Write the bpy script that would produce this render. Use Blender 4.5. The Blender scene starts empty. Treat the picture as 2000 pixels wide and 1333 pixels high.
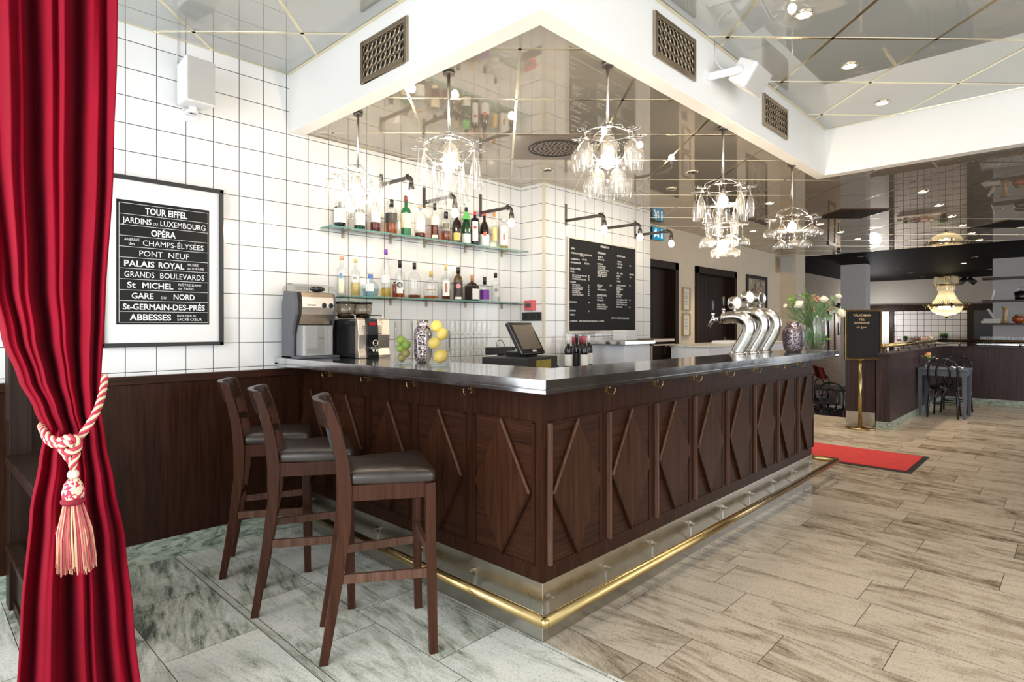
import bpy, bmesh, math, random
from mathutils import Vector, Matrix

S = bpy.context.scene
COL = S.collection
R = math.radians

# ------------------------------------------------------------------ camera, world, light, exposure
F, CX, CY, EYE = 1152.7, 1000.0, 637.0, 1.40          # focal length and horizon in pixels of the 2000x1333 frame
AZ = R(43.9)
FW = Vector((math.cos(AZ), math.sin(AZ), 0)); RT = Vector((math.sin(AZ), -math.cos(AZ), 0)); UP = Vector((0, 0, 1))
cam_data = bpy.data.cameras.new('camera')
cam = bpy.data.objects.new('camera', cam_data); COL.objects.link(cam)
cam.location = (0, 0, EYE); cam.rotation_euler = (R(90), 0, AZ - R(90))
cam_data.sensor_fit = 'HORIZONTAL'; cam_data.sensor_width = 36; cam_data.lens = F / 2000 * 36
cam_data.shift_y = -(666.5 - CY) / 2000
cam_data.clip_start = 0.05; cam_data.clip_end = 200
S.camera = cam

W = bpy.data.worlds.new('daylight'); S.world = W; W.use_nodes = True
W.node_tree.nodes['Background'].inputs[0].default_value = (0.93, 0.97, 1.0, 1)
W.node_tree.nodes['Background'].inputs[1].default_value = 1.9
S.view_settings.view_transform = 'Standard'; S.view_settings.look = 'None'
S.view_settings.gamma = 1; S.view_settings.exposure = -0.08; S.view_settings.use_curve_mapping = False
S.cycles.transparent_max_bounces = 40; S.cycles.max_bounces = 10; S.cycles.glossy_bounces = 6
S.cycles.caustics_reflective = False; S.cycles.caustics_refractive = False
S.cycles.sample_clamp_indirect = 6

def area_light(name, loc, rot, sx, sy, power, color):
    d = bpy.data.lights.new(name, 'AREA'); d.shape = 'RECTANGLE'; d.size = sx; d.size_y = sy; d.energy = power; d.color = color
    o = bpy.data.objects.new(name, d); COL.objects.link(o); o.location = loc; o.rotation_euler = rot
    return o
# daylight through the street windows: left front and right front of the room
area_light('window_daylight_front', (-1.9, 1.2, 1.9), (R(90), 0, R(-90)), 4.5, 2.4, 190, (0.94, 0.97, 1.0))
area_light('window_daylight_side', (2.2, -2.2, 2.0), (R(90), 0, 0), 4.0, 2.2, 60, (1.0, 0.98, 0.95))

area_light('fill_light_dining', (17.5, -1.4, 1.6), (R(90), 0, 0), 5.0, 2.0, 60, (0.92, 0.95, 1.0))  # added fill for the dark dining columns, no window modelled here
area_light('fill_light_aisle', (11.2, -2.0, 1.8), (R(90), 0, R(25)), 4.0, 1.8, 45, (0.90, 0.94, 1.0))  # added fill for the far column faces, partition and floor

# ------------------------------------------------------------------ pixel helpers (a pixel and a real plane give a point)
def ray(x, y): return FW + RT * ((x - CX) / F) + UP * ((CY - y) / F)
CAMP = Vector((0, 0, EYE))
def on_x(x, y, X): d = ray(x, y); return CAMP + d * (X / d.x)
def on_y(x, y, Y): d = ray(x, y); return CAMP + d * (Y / d.y)
def on_z(x, y, Z): d = ray(x, y); return CAMP + d * ((Z - EYE) / d.z)
def dep(x, y, D): return CAMP + ray(x, y) * D

# ------------------------------------------------------------------ mesh builder
class MB:
    def __init__(s): s.v = []; s.f = []; s.mi = []; s.sm = []
    def add(s, vs, fs, mi=0, smooth=False):
        n = len(s.v); s.v += [Vector(p) for p in vs]
        for f in fs: s.f.append([i + n for i in f]); s.mi.append(mi); s.sm.append(smooth)
        return s
    def box(s, x0, x1, y0, y1, z0, z1, mi=0):
        p = [(x, y, z) for z in (z0, z1) for y in (y0, y1) for x in (x0, x1)]
        return s.add(p, [(0, 2, 3, 1), (4, 5, 7, 6), (0, 1, 5, 4), (2, 6, 7, 3), (0, 4, 6, 2), (1, 3, 7, 5)], mi)
    def obox(s, c, size, M=None, mi=0):
        M = M or Matrix.Identity(3); h = Vector(size) / 2; c = Vector(c)
        p = [c + M @ Vector((x * h.x, y * h.y, z * h.z)) for z in (-1, 1) for y in (-1, 1) for x in (-1, 1)]
        return s.add(p, [(0, 2, 3, 1), (4, 5, 7, 6), (0, 1, 5, 4), (2, 6, 7, 3), (0, 4, 6, 2), (1, 3, 7, 5)], mi)
    def rbox(s, x0, x1, y0, y1, z0, z1, r=0.01, n=4, mi=0):
        """box with rounded vertical edges"""
        poly = []
        for cx, cy, a0 in ((x1 - r, y1 - r, 0), (x0 + r, y1 - r, 90), (x0 + r, y0 + r, 180), (x1 - r, y0 + r, 270)):
            for k in range(n + 1):
                a = R(a0 + 90 * k / n); poly.append((cx + r * math.cos(a), cy + r * math.sin(a)))
        return s.prism([Vector((p[0], p[1], z0)) for p in poly], Vector((0, 0, z1 - z0)), mi)
    def prism(s, poly, ext, mi=0, smooth=False):
        n = len(poly); poly = [Vector(p) for p in poly]; ext = Vector(ext)
        vs = poly + [p + ext for p in poly]
        fs = [list(range(n))[::-1], list(range(n, 2 * n))] + [(i, (i + 1) % n, n + (i + 1) % n, n + i) for i in range(n)]
        return s.add(vs, fs, mi, smooth)
    def beam(s, a, b, w, d, up=(0, 0, 1), mi=0, w2=None, d2=None):
        """rectangular bar from a to b, width w across, depth d along 'up'"""
        a = Vector(a); b = Vector(b); t = (b - a).normalized(); u = Vector(up); x = t.cross(u).normalized(); u = x.cross(t).normalized()
        w2 = w2 or w; d2 = d2 or d
        p = [a - x * w / 2 - u * d / 2, a + x * w / 2 - u * d / 2, a + x * w / 2 + u * d / 2, a - x * w / 2 + u * d / 2,
             b - x * w2 / 2 - u * d2 / 2, b + x * w2 / 2 - u * d2 / 2, b + x * w2 / 2 + u * d2 / 2, b - x * w2 / 2 + u * d2 / 2]
        return s.add(p, [(3, 2, 1, 0), (4, 5, 6, 7), (0, 1, 5, 4), (1, 2, 6, 5), (2, 3, 7, 6), (3, 0, 4, 7)], mi)
    def tube(s, pts, r, n=8, closed=False, mi=0, caps=True):
        pts = [Vector(p) for p in pts]; m = len(pts); rs = r if isinstance(r, (list, tuple)) else [r] * m
        vs = []; ref = None
        for i in range(m):
            if closed: t = (pts[(i + 1) % m] - pts[i - 1])
            else: t = pts[min(i + 1, m - 1)] - pts[max(i - 1, 0)]
            t = t.normalized() if t.length > 1e-9 else Vector((0, 0, 1))
            if ref is None:
                ref = t.cross(Vector((0, 0, 1)))
                if ref.length < 1e-3: ref = t.cross(Vector((1, 0, 0)))
            ref = (ref - t * ref.dot(t)).normalized(); q = t.cross(ref)
            for k in range(n):
                a = 2 * math.pi * k / n; vs.append(pts[i] + (ref * math.cos(a) + q * math.sin(a)) * rs[i])
        fs = []
        for i in range(m if closed else m - 1):
            j = (i + 1) % m
            for k in range(n): fs.append((i * n + k, i * n + (k + 1) % n, j * n + (k + 1) % n, j * n + k))
        s.add(vs, fs, mi, True)
        if not closed and caps:
            s.add(vs[:n], [list(range(n))[::-1]], mi); s.add(vs[-n:], [list(range(n))], mi)
        return s
    def cyl(s, a, b, r, n=16, mi=0): return s.tube([a, b], r, n, mi=mi)
    def lathe(s, prof, c=(0, 0, 0), n=16, mi=0, M=None, caps=True, smooth=True):
        """prof: (r, z) pairs bottom to top"""
        c = Vector(c); M = M or Matrix.Identity(3); vs = []
        for r, z in prof:
            for k in range(n):
                a = 2 * math.pi * k / n; vs.append(c + M @ Vector((r * math.cos(a), r * math.sin(a), z)))
        fs = [(i * n + k, i * n + (k + 1) % n, (i + 1) * n + (k + 1) % n, (i + 1) * n + k) for i in range(len(prof) - 1) for k in range(n)]
        s.add(vs, fs, mi, smooth)
        if caps:
            if prof[0][0] > 1e-5: s.add(vs[:n], [list(range(n))[::-1]], mi)
            if prof[-1][0] > 1e-5: s.add(vs[-n:], [list(range(n))], mi)
        return s
    def ball(s, c, r, n=12, m=8, mi=0, sc=(1, 1, 1)):
        prof = [(max(1e-6, r * math.sin(math.pi * i / m)) * 1.0, -r * math.cos(math.pi * i / m)) for i in range(m + 1)]
        M = Matrix.Diagonal(Vector(sc)); return s.lathe(prof, c, n, mi, M, caps=False)
    def sheet(s, fn, nu, nv, mi=0, smooth=True):
        vs = [fn(u / nu, v / nv) for v in range(nv + 1) for u in range(nu + 1)]
        fs = [(j * (nu + 1) + i, j * (nu + 1) + i + 1, (j + 1) * (nu + 1) + i + 1, (j + 1) * (nu + 1) + i) for j in range(nv) for i in range(nu)]
        return s.add(vs, fs, mi, smooth)
    def ring(s, c, r, t, n=24, k=6, M=None, mi=0):
        M = M or Matrix.Identity(3); c = Vector(c)
        return s.tube([c + M @ Vector((r * math.cos(2 * math.pi * i / n), r * math.sin(2 * math.pi * i / n), 0)) for i in range(n)], t, k, True, mi)
    def build(s, name, mat, parent=None, world=True, bevel=0):
        me = bpy.data.meshes.new(name)
        off = Vector(parent_world(parent)) if (parent is not None and world) else Vector((0, 0, 0))
        me.from_pydata([tuple(p - off) for p in s.v], [], s.f)
        mats = mat if isinstance(mat, (list, tuple)) else [mat]
        for m in mats: me.materials.append(m)
        for p, i, sm in zip(me.polygons, s.mi, s.sm): p.material_index = i; p.use_smooth = sm
        b = bmesh.new(); b.from_mesh(me); bmesh.ops.remove_doubles(b, verts=b.verts, dist=1e-6); bmesh.ops.recalc_face_normals(b, faces=b.faces); b.to_mesh(me); b.free()
        o = bpy.data.objects.new(name, me); COL.objects.link(o)
        if parent is not None: o.parent = parent
        if bevel:
            md = o.modifiers.new('edge', 'BEVEL'); md.width = bevel; md.segments = 2; md.limit_method = 'ANGLE'; md.angle_limit = R(50)
        return o

def parent_world(p):
    v = Vector((0, 0, 0))
    while p is not None: v += Vector(p.location); p = p.parent
    return v
def tag(o, label=None, cat=None, group=None, kind=None):
    if label: o['label'] = label
    if cat: o['category'] = cat
    if group: o['group'] = group
    if kind: o['kind'] = kind
    return o
def thing(name, label, cat, loc=(0, 0, 0), rz=0, group=None):
    o = bpy.data.objects.new(name, None); COL.objects.link(o); o.empty_display_size = 0.05
    o.location = loc; o.rotation_euler = (0, 0, rz)
    return tag(o, label, cat, group)
def struct(name, mb, mat, label=None, bevel=0):
    o = mb.build(name, mat, bevel=bevel); o['kind'] = 'structure'
    if label: o['label'] = label
    return o
def dup(root, loc, rz=None, label=None, group=None):
    r = root.copy(); COL.objects.link(r); r.location = loc
    if rz is not None: r.rotation_euler = (0, 0, rz)
    if label: r['label'] = label
    if group: r['group'] = group
    for ch in list(root.children):
        c = ch.copy(); COL.objects.link(c); c.parent = r
        for g in list(ch.children):
            d = g.copy(); COL.objects.link(d); d.parent = c
    return r
def rotz(a): return Matrix.Rotation(a, 3, 'Z')

def text(mb, body, o, right, up, height, width=None, align='C', bold=0.0, mi=0, lift=0.0):
    """lettering as flat faces in the plane of right/up; o is the baseline point"""
    c = bpy.data.curves.new('lettering', 'FONT'); c.body = body; c.size = 1; c.offset = bold; c.resolution_u = 3
    ob = bpy.data.objects.new('lettering', c); COL.objects.link(ob)
    dg = bpy.context.evaluated_depsgraph_get(); me = bpy.data.meshes.new_from_object(ob.evaluated_get(dg))
    vs = [v.co.copy() for v in me.vertices]; fs = [list(p.vertices) for p in me.polygons]
    bpy.data.objects.remove(ob); bpy.data.curves.remove(c); bpy.data.meshes.remove(me)
    if not vs: return
    x0 = min(v.x for v in vs); x1 = max(v.x for v in vs); cap = 0.729
    sy = height / cap; sx = sy if width is None else width / (x1 - x0)
    o = Vector(o); right = Vector(right); up = Vector(up); nrm = right.cross(up)
    dx = {'C': -(x0 + x1) / 2, 'L': -x0, 'R': -x1}[align]
    mb.add([o + right * ((v.x + dx) * sx) + up * (v.y * sy) + nrm * lift for v in vs], fs, mi)

# ------------------------------------------------------------------ materials
def new_mat(name):
    m = bpy.data.materials.new(name); m.use_nodes = True; nt = m.node_tree
    return m, nt, nt.nodes['Principled BSDF']
def N(nt, t, **kw):
    n = nt.nodes.new(t)
    for k, v in kw.items():
        if k in ('operation', 'data_type', 'blend_type', 'noise_dimensions', 'feature', 'wave_type', 'bands_direction', 'mode'): setattr(n, k, v)
    return n
def L(nt, a, b): nt.links.new(a, b)
def math_n(nt, op, a, b=None, c=None):
    n = nt.nodes.new('ShaderNodeMath'); n.operation = op
    for i, x in enumerate((a, b, c)):
        if x is None: continue
        if isinstance(x, (int, float)): n.inputs[i].default_value = x
        else: L(nt, x, n.inputs[i])
    return n.outputs[0]
def ramp(nt, fac, stops):
    r = nt.nodes.new('ShaderNodeValToRGB'); e = r.color_ramp.elements
    while len(e) < len(stops): e.new(0.5)
    for x, (p, c) in zip(e, stops): x.position = p; x.color = (*c, 1) if len(c) == 3 else c
    L(nt, fac, r.inputs[0]); return r.outputs[0]
def mixc(nt, fac, a, b, mode='MIX'):
    n = nt.nodes.new('ShaderNodeMix'); n.data_type = 'RGBA'; n.blend_type = mode
    for i, x in ((0, fac), (6, a), (7, b)):
        if isinstance(x, (int, float)): n.inputs[i].default_value = x
        elif isinstance(x, tuple): n.inputs[i].default_value = (*x, 1)
        else: L(nt, x, n.inputs[i])
    return n.outputs[2]
def noise(nt, vec, scale, detail=4, rough=0.55, dist=0.0):
    n = nt.nodes.new('ShaderNodeTexNoise'); n.inputs['Scale'].default_value = scale; n.inputs['Detail'].default_value = detail
    n.inputs['Roughness'].default_value = rough; n.inputs['Distortion'].default_value = dist
    if vec is not None: L(nt, vec, n.inputs['Vector'])
    return n.outputs[0]
def pos_xyz(nt):
    g = nt.nodes.new('ShaderNodeNewGeometry'); s = nt.nodes.new('ShaderNodeSeparateXYZ'); L(nt, g.outputs['Position'], s.inputs[0])
    return g, s.outputs[0], s.outputs[1], s.outputs[2]
def comb(nt, x, y, z):
    c = nt.nodes.new('ShaderNodeCombineXYZ')
    for i, v in enumerate((x, y, z)):
        if isinstance(v, (int, float)): c.inputs[i].default_value = v
        else: L(nt, v, c.inputs[i])
    return c.outputs[0]
def bump(nt, bs, h, strength=0.3, dist=0.002):
    b = nt.nodes.new('ShaderNodeBump'); b.inputs['Strength'].default_value = strength; b.inputs['Distance'].default_value = dist
    L(nt, h, b.inputs['Height']); L(nt, b.outputs[0], bs.inputs['Normal'])

def plain(name, col, rough=0.5, metal=0.0, var=0.06, scale=8, spec=0.5, bumpy=0.0):
    m, nt, b = new_mat(name)
    tc = nt.nodes.new('ShaderNodeTexCoord'); n = noise(nt, tc.outputs['Object'], scale)
    lo = tuple(max(0, c * (1 - var)) for c in col); hi = tuple(min(1, c * (1 + var)) for c in col)
    L(nt, ramp(nt, n, [(0.3, lo), (0.7, hi)]), b.inputs['Base Color'])
    b.inputs['Roughness'].default_value = rough; b.inputs['Metallic'].default_value = metal; b.inputs['Specular IOR Level'].default_value = spec
    if bumpy: bump(nt, b, noise(nt, tc.outputs['Object'], scale * 14), bumpy)
    return m
def wood(name, dark, light, axis='Z', rough=0.38, scale=1.0, coord='Object'):
    m, nt, b = new_mat(name); b.inputs['Specular IOR Level'].default_value = 0.14
    tc = nt.nodes.new('ShaderNodeTexCoord'); mp = nt.nodes.new('ShaderNodeMapping')
    k = {'X': (1.6, 38, 38), 'Y': (38, 1.6, 38), 'Z': (38, 38, 1.6)}[axis]
    mp.inputs['Scale'].default_value = tuple(q * scale for q in k)
    L(nt, tc.outputs[coord], mp.inputs[0])
    a = noise(nt, mp.outputs[0], 1.0, 5, 0.6, 1.2); c2 = noise(nt, mp.outputs[0], 3.5, 3, 0.6)
    f = math_n(nt, 'ADD', math_n(nt, 'MULTIPLY', a, 0.7), math_n(nt, 'MULTIPLY', c2, 0.3))
    L(nt, ramp(nt, f, [(0.32, dark), (0.68, light)]), b.inputs['Base Color'])
    b.inputs['Roughness'].default_value = rough
    bump(nt, b, f, 0.15, 0.001)
    return m
def metal(name, col, rough=0.2, smudge=0.5, scale=6, stretch=(1, 1, 1)):
    m, nt, b = new_mat(name)
    tc = nt.nodes.new('ShaderNodeTexCoord'); mp = nt.nodes.new('ShaderNodeMapping'); mp.inputs['Scale'].default_value = stretch
    L(nt, tc.outputs['Object'], mp.inputs[0]); n = noise(nt, mp.outputs[0], scale, 5, 0.6)
    b.inputs['Metallic'].default_value = 1
    L(nt, ramp(nt, n, [(0.3, tuple(c * (1 - 0.15 * smudge) for c in col)), (0.7, col)]), b.inputs['Base Color'])
    L(nt, math_n(nt, 'MULTIPLY_ADD', n, rough * smudge, rough * (1 - smudge / 2)), b.inputs['Roughness'])
    return m
def glass(name, tint=(0.97, 0.98, 0.98), ior=1.5, rough=0.0, boost=1.0):
    """thin-walled glass: clear through, Fresnel reflection on top"""
    m, nt, b = new_mat(name); nt.nodes.remove(b); out = nt.nodes['Material Output']
    t = nt.nodes.new('ShaderNodeBsdfTransparent'); t.inputs[0].default_value = (*tint, 1)
    g = nt.nodes.new('ShaderNodeBsdfGlossy'); g.inputs['Roughness'].default_value = rough
    ge = nt.nodes.new('ShaderNodeNewGeometry'); dt = nt.nodes.new('ShaderNodeVectorMath'); dt.operation = 'DOT_PRODUCT'
    L(nt, ge.outputs['Normal'], dt.inputs[0]); L(nt, ge.outputs['Incoming'], dt.inputs[1])
    f0 = ((ior - 1) / (ior + 1)) ** 2          # Schlick, the same from either side of the wall of the glass
    c5_ = math_n(nt, 'POWER', math_n(nt, 'SUBTRACT', 1.0, math_n(nt, 'ABSOLUTE', dt.outputs['Value'])), 4.0)
    tc = nt.nodes.new('ShaderNodeTexCoord'); nz = noise(nt, tc.outputs['Object'], 3)
    f = math_n(nt, 'MULTIPLY', math_n(nt, 'MULTIPLY_ADD', c5_, 1 - f0, f0), math_n(nt, 'MULTIPLY_ADD', nz, 0.1, boost * 0.85))
    f = math_n(nt, 'MINIMUM', f, 0.9)
    mx = nt.nodes.new('ShaderNodeMixShader'); L(nt, f, mx.inputs[0]); L(nt, t.outputs[0], mx.inputs[1]); L(nt, g.outputs[0], mx.inputs[2])
    L(nt, mx.outputs[0], out.inputs[0]); return m
def sparkle(name, milky=0.045, tint=(0.96, 0.96, 0.955)):
    m = glass(name, tint, 1.55, 0.0, 1.8); nt = m.node_tree; out = nt.nodes['Material Output']
    old = out.inputs[0].links[0].from_socket; tl = nt.nodes.new('ShaderNodeBsdfTranslucent' if milky < 0.2 else 'ShaderNodeBsdfDiffuse'); tl.inputs[0].default_value = (0.92, 0.91, 0.89, 1)
    mx = nt.nodes.new('ShaderNodeMixShader'); mx.inputs[0].default_value = milky; L(nt, old, mx.inputs[1]); L(nt, tl.outputs[0], mx.inputs[2]); L(nt, mx.outputs[0], out.inputs[0]); return m
def glow(name, col, strength):
    m, nt, b = new_mat(name); nt.nodes.remove(b); e = nt.nodes.new('ShaderNodeEmission')
    e.inputs[0].default_value = (*col, 1); e.inputs[1].default_value = strength
    L(nt, e.outputs[0], nt.nodes['Material Output'].inputs[0]); return m

def tile_mat(name, x0, px, z0, pz, y0=3.67, col=(0.86, 0.86, 0.85), grout=(0.05, 0.05, 0.055), gw=0.0022):
    m, nt, b = new_mat(name); g, X, Y, Z = pos_xyz(nt)
    sn = nt.nodes.new('ShaderNodeSeparateXYZ'); L(nt, g.outputs['Normal'], sn.inputs[0])
    side = math_n(nt, 'GREATER_THAN', math_n(nt, 'ABSOLUTE', sn.outputs[0]), 0.5)
    hx = math_n(nt, 'ADD', math_n(nt, 'MULTIPLY', math_n(nt, 'SUBTRACT', X, x0), math_n(nt, 'SUBTRACT', 1.0, side)),
                math_n(nt, 'MULTIPLY', math_n(nt, 'SUBTRACT', Y, y0), side))
    def line(c, p):
        q = math_n(nt, 'DIVIDE', c, p); f = math_n(nt, 'FRACT', math_n(nt, 'ADD', q, 200.0))
        d = math_n(nt, 'MULTIPLY', math_n(nt, 'MINIMUM', f, math_n(nt, 'SUBTRACT', 1.0, f)), p)
        return d, math_n(nt, 'FLOOR', q)
    dx, ix = line(hx, px); dz, iz = line(math_n(nt, 'SUBTRACT', Z, z0), pz)
    d = math_n(nt, 'MINIMUM', dx, dz); msk = math_n(nt, 'LESS_THAN', d, gw)
    wn = nt.nodes.new('ShaderNodeTexWhiteNoise'); wn.noise_dimensions = '3D'; L(nt, comb(nt, ix, iz, side), wn.inputs[0])
    c = ramp(nt, wn.outputs[0], [(0.0, tuple(q * 0.965 for q in col)), (1.0, col)])
    L(nt, mixc(nt, msk, c, grout), b.inputs['Base Color'])
    L(nt, math_n(nt, 'MULTIPLY_ADD', msk, 0.6, 0.1), b.inputs['Roughness'])
    hh = math_n(nt, 'ADD', math_n(nt, 'MULTIPLY', math_n(nt, 'MINIMUM', d, 0.006), 120.0), math_n(nt, 'MULTIPLY', noise(nt, g.outputs['Position'], 5), 0.35))
    bump(nt, b, hh, 0.12, 0.004)
    return m

def stone_mat(name, x0, pw, pl, pale, mid, dark, jx=(0.06, 0.055, 0.045), strip=None, contrast=1.0):
    m, nt, b = new_mat(name); g, X, Y, Z = pos_xyz(nt)
    q = math_n(nt, 'DIVIDE', math_n(nt, 'SUBTRACT', X, x0), pw); row = math_n(nt, 'FLOOR', q); fx = math_n(nt, 'FRACT', math_n(nt, 'ADD', q, 100.0))
    w1 = nt.nodes.new('ShaderNodeTexWhiteNoise'); w1.noise_dimensions = '1D'; L(nt, row, w1.inputs['W'])
    q2 = math_n(nt, 'ADD', math_n(nt, 'DIVIDE', Y, pl), w1.outputs[0]); col = math_n(nt, 'FLOOR', q2); fy = math_n(nt, 'FRACT', math_n(nt, 'ADD', q2, 100.0))
    w2 = nt.nodes.new('ShaderNodeTexWhiteNoise'); w2.noise_dimensions = '2D'; L(nt, comb(nt, row, col, 0.0), w2.inputs[0]); rnd = w2.outputs[0]
    dx = math_n(nt, 'MULTIPLY', math_n(nt, 'MINIMUM', fx, math_n(nt, 'SUBTRACT', 1.0, fx)), pw)
    dy = math_n(nt, 'MULTIPLY', math_n(nt, 'MINIMUM', fy, math_n(nt, 'SUBTRACT', 1.0, fy)), pl)
    joint = math_n(nt, 'LESS_THAN', math_n(nt, 'MINIMUM', dx, dy), 0.0016)
    skew = math_n(nt, 'MULTIPLY', math_n(nt, 'SUBTRACT', rnd, 0.5), 0.5)
    vx = math_n(nt, 'MULTIPLY', math_n(nt, 'ADD', X, math_n(nt, 'MULTIPLY', Y, skew)), 9.0)
    vec = comb(nt, math_n(nt, 'ADD', vx, math_n(nt, 'MULTIPLY', rnd, 70.0)), math_n(nt, 'MULTIPLY', Y, 1.9), math_n(nt, 'MULTIPLY', rnd, 31.0))
    st = noise(nt, vec, 1.0, 8, 0.66, 0.9)
    pat = noise(nt, comb(nt, math_n(nt, 'ADD', X, math_n(nt, 'MULTIPLY', rnd, 40.0)), Y, rnd), 2.6, 5, 0.6, 1.6)
    grain = noise(nt, g.outputs['Position'], 170, 3, 0.8)
    fine = noise(nt, comb(nt, math_n(nt, 'MULTIPLY', vx, 6.0), math_n(nt, 'MULTIPLY', Y, 7.0), rnd), 1.0, 4, 0.7)
    v = math_n(nt, 'ADD', math_n(nt, 'MULTIPLY', st, 0.62), math_n(nt, 'MULTIPLY', pat, 0.22))
    v = math_n(nt, 'ADD', v, math_n(nt, 'MULTIPLY', grain, 0.20)); v = math_n(nt, 'ADD', v, math_n(nt, 'MULTIPLY', fine, 0.24))
    v = math_n(nt, 'ADD', v, math_n(nt, 'MULTIPLY', math_n(nt, 'SUBTRACT', rnd, 0.42), 0.10))
    c = ramp(nt, v, [(0.50, dark), (0.585, mid), (0.67, pale), (0.8, tuple(min(1, x * 1.12) for x in pale))])
    speck = noise(nt, g.outputs['Position'], 75, 3, 0.75)
    c = mixc(nt, math_n(nt, 'MULTIPLY', math_n(nt, 'LESS_THAN', speck, 0.41), 0.35), c, dark)
    # rusty veins
    vein = math_n(nt, 'ABSOLUTE', math_n(nt, 'SUBTRACT', noise(nt, vec, 0.55, 3, 0.5, 2.0), 0.5))
    c = mixc(nt, math_n(nt, 'MULTIPLY', math_n(nt, 'LESS_THAN', vein, 0.003), 0.12), c, tuple(x * 0.45 for x in dark))
    c = mixc(nt, joint, c, jx)
    if strip:
        a, e = strip; ins = math_n(nt, 'MULTIPLY', math_n(nt, 'GREATER_THAN', X, a), math_n(nt, 'LESS_THAN', X, e))
        edge = math_n(nt, 'LESS_THAN', math_n(nt, 'MINIMUM', math_n(nt, 'ABSOLUTE', math_n(nt, 'SUBTRACT', X, a)), math_n(nt, 'ABSOLUTE', math_n(nt, 'SUBTRACT', X, e))), 0.0018)
        c = mixc(nt, math_n(nt, 'MULTIPLY', ins, 0.4), c, mid); c = mixc(nt, edge, c, jx)
    L(nt, c, b.inputs['Base Color'])
    L(nt, math_n(nt, 'MULTIPLY_ADD', grain, 0.22, 0.14), b.inputs['Roughness'])
    bump(nt, b, math_n(nt, 'SUBTRACT', math_n(nt, 'MULTIPLY', grain, 0.4), joint), 0.12, 0.002)
    return m

M = {}
M['tile'] = tile_mat('white_tile', 0.907, 0.16, 2.412, 0.1603)
M['tile_front'] = tile_mat('white_tile_front', 4.258, 0.1605, 2.412, 0.1603)
M['tile_far'] = tile_mat('white_tile_far', 0, 0.17, 0.05, 0.17, 0.05, col=(0.75, 0.7, 0.68), gw=0.006)
M['floor_left'] = stone_mat('green_grey_cool_lit_stone', 0.76, 0.40, 0.62, (0.74, 0.74, 0.66), (0.48, 0.49, 0.40), (0.10, 0.125, 0.10), strip=(1.155, 1.192))  # cool daylight is partly painted into this greener tint
M['floor_right'] = stone_mat('striped_brown_stone', 2.46, 0.313, 0.68, (0.56, 0.47, 0.36), (0.36, 0.285, 0.20), (0.11, 0.085, 0.055))
def rough_stone(name, cols):
    m, nt, b = new_mat(name); g, X, Y, Z = pos_xyz(nt)
    v = comb(nt, math_n(nt, 'MULTIPLY', X, 5.0), math_n(nt, 'MULTIPLY', Y, 5.0), math_n(nt, 'MULTIPLY', Z, 14.0))
    n = noise(nt, v, 1.6, 9, 0.72, 1.8); L(nt, ramp(nt, n, [(0.36, cols[0]), (0.47, cols[1]), (0.58, cols[2])]), b.inputs['Base Color']); b.inputs['Roughness'].default_value = 0.35
    bump(nt, b, n, 0.4, 0.004); return m
M['stone_base'] = rough_stone('skirting_stone', ((0.05, 0.07, 0.065), (0.27, 0.33, 0.26), (0.50, 0.54, 0.45)))
M['white_paint'] = plain('white_paint', (0.86, 0.85, 0.82), 0.45, var=0.015, scale=2)
M['cream_wall'] = plain('cream_textured_wall', (0.80, 0.68, 0.52), 0.7, var=0.03, scale=3, bumpy=0.05)
M['column_paint'] = plain('column_paint', (0.74, 0.72, 0.72), 0.6, var=0.02, scale=3)
M['wenge'] = wood('wenge_panel', (0.012, 0.004, 0.002), (0.044, 0.0155, 0.0075), 'Z', 0.36)
M['wenge_x'] = wood('wenge_crosswise', (0.014, 0.005, 0.0026), (0.052, 0.0185, 0.009), 'X', 0.4)
M['wenge_y'] = wood('wenge_crosswise_side', (0.014, 0.005, 0.0026), (0.052, 0.0185, 0.009), 'Y', 0.4)
M['diamond'] = wood('diamond_veneer', (0.018, 0.0065, 0.003), (0.062, 0.023, 0.0105), 'Z', 0.36)
M['edge'] = wood('pale_lit_edge_wood', (0.06, 0.028, 0.018), (0.15, 0.08, 0.055), 'Z', 0.35)  # paler tone paints light on the bar's edges; stool stretchers share it
M['stool_wood'] = wood('stool_wood', (0.026, 0.009, 0.005), (0.070, 0.026, 0.014), 'Z', 0.3, 0.7)
M['stool_wood_dark'] = wood('stool_top_wood', (0.022, 0.012, 0.010), (0.045, 0.026, 0.020), 'Y', 0.3, 0.7)
M['part_wood'] = wood('partition_wood', (0.035, 0.022, 0.022), (0.082, 0.055, 0.055), 'Z', 0.3, 0.5)
M['door_wood'] = wood('door_wood', (0.012, 0.006, 0.004), (0.036, 0.018, 0.012), 'Z', 0.4, 0.5)
M['leather'] = plain('dark_leather', (0.032, 0.022, 0.018), 0.30, var=0.25, scale=14, bumpy=0.15)
M['brass'] = metal('polished_brass', (0.49, 0.355, 0.16), 0.25, 0.8, 9)
M['brass_trim'] = metal('ceiling_brass', (0.84, 0.76, 0.55), 0.18, 0.5, 4)
M['zinc'] = metal('zinc_top', (0.78, 0.79, 0.80), 0.13, 0.9, 14)
M['steel'] = metal('brushed_steel', (0.72, 0.71, 0.69), 0.2, 0.6, 10, (1, 1, 6))
M['kick'] = metal('kick_plate_steel', (0.50, 0.47, 0.41), 0.30, 0.9, 4, (2, 2, 2))
M['iron'] = metal('dark_iron', (0.16, 0.14, 0.13), 0.38, 0.6, 12)
M['bronze'] = metal('bronze_grille', (0.36, 0.29, 0.21), 0.32, 0.5, 12)
M['black'] = plain('matt_black', (0.012, 0.012, 0.012), 0.5, var=0.2)
M['gloss_black'] = plain('gloss_black', (0.012, 0.012, 0.014), 0.15, var=0.2)
M['white_plastic'] = plain('white_plastic', (0.80, 0.80, 0.80), 0.4, var=0.02)
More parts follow.
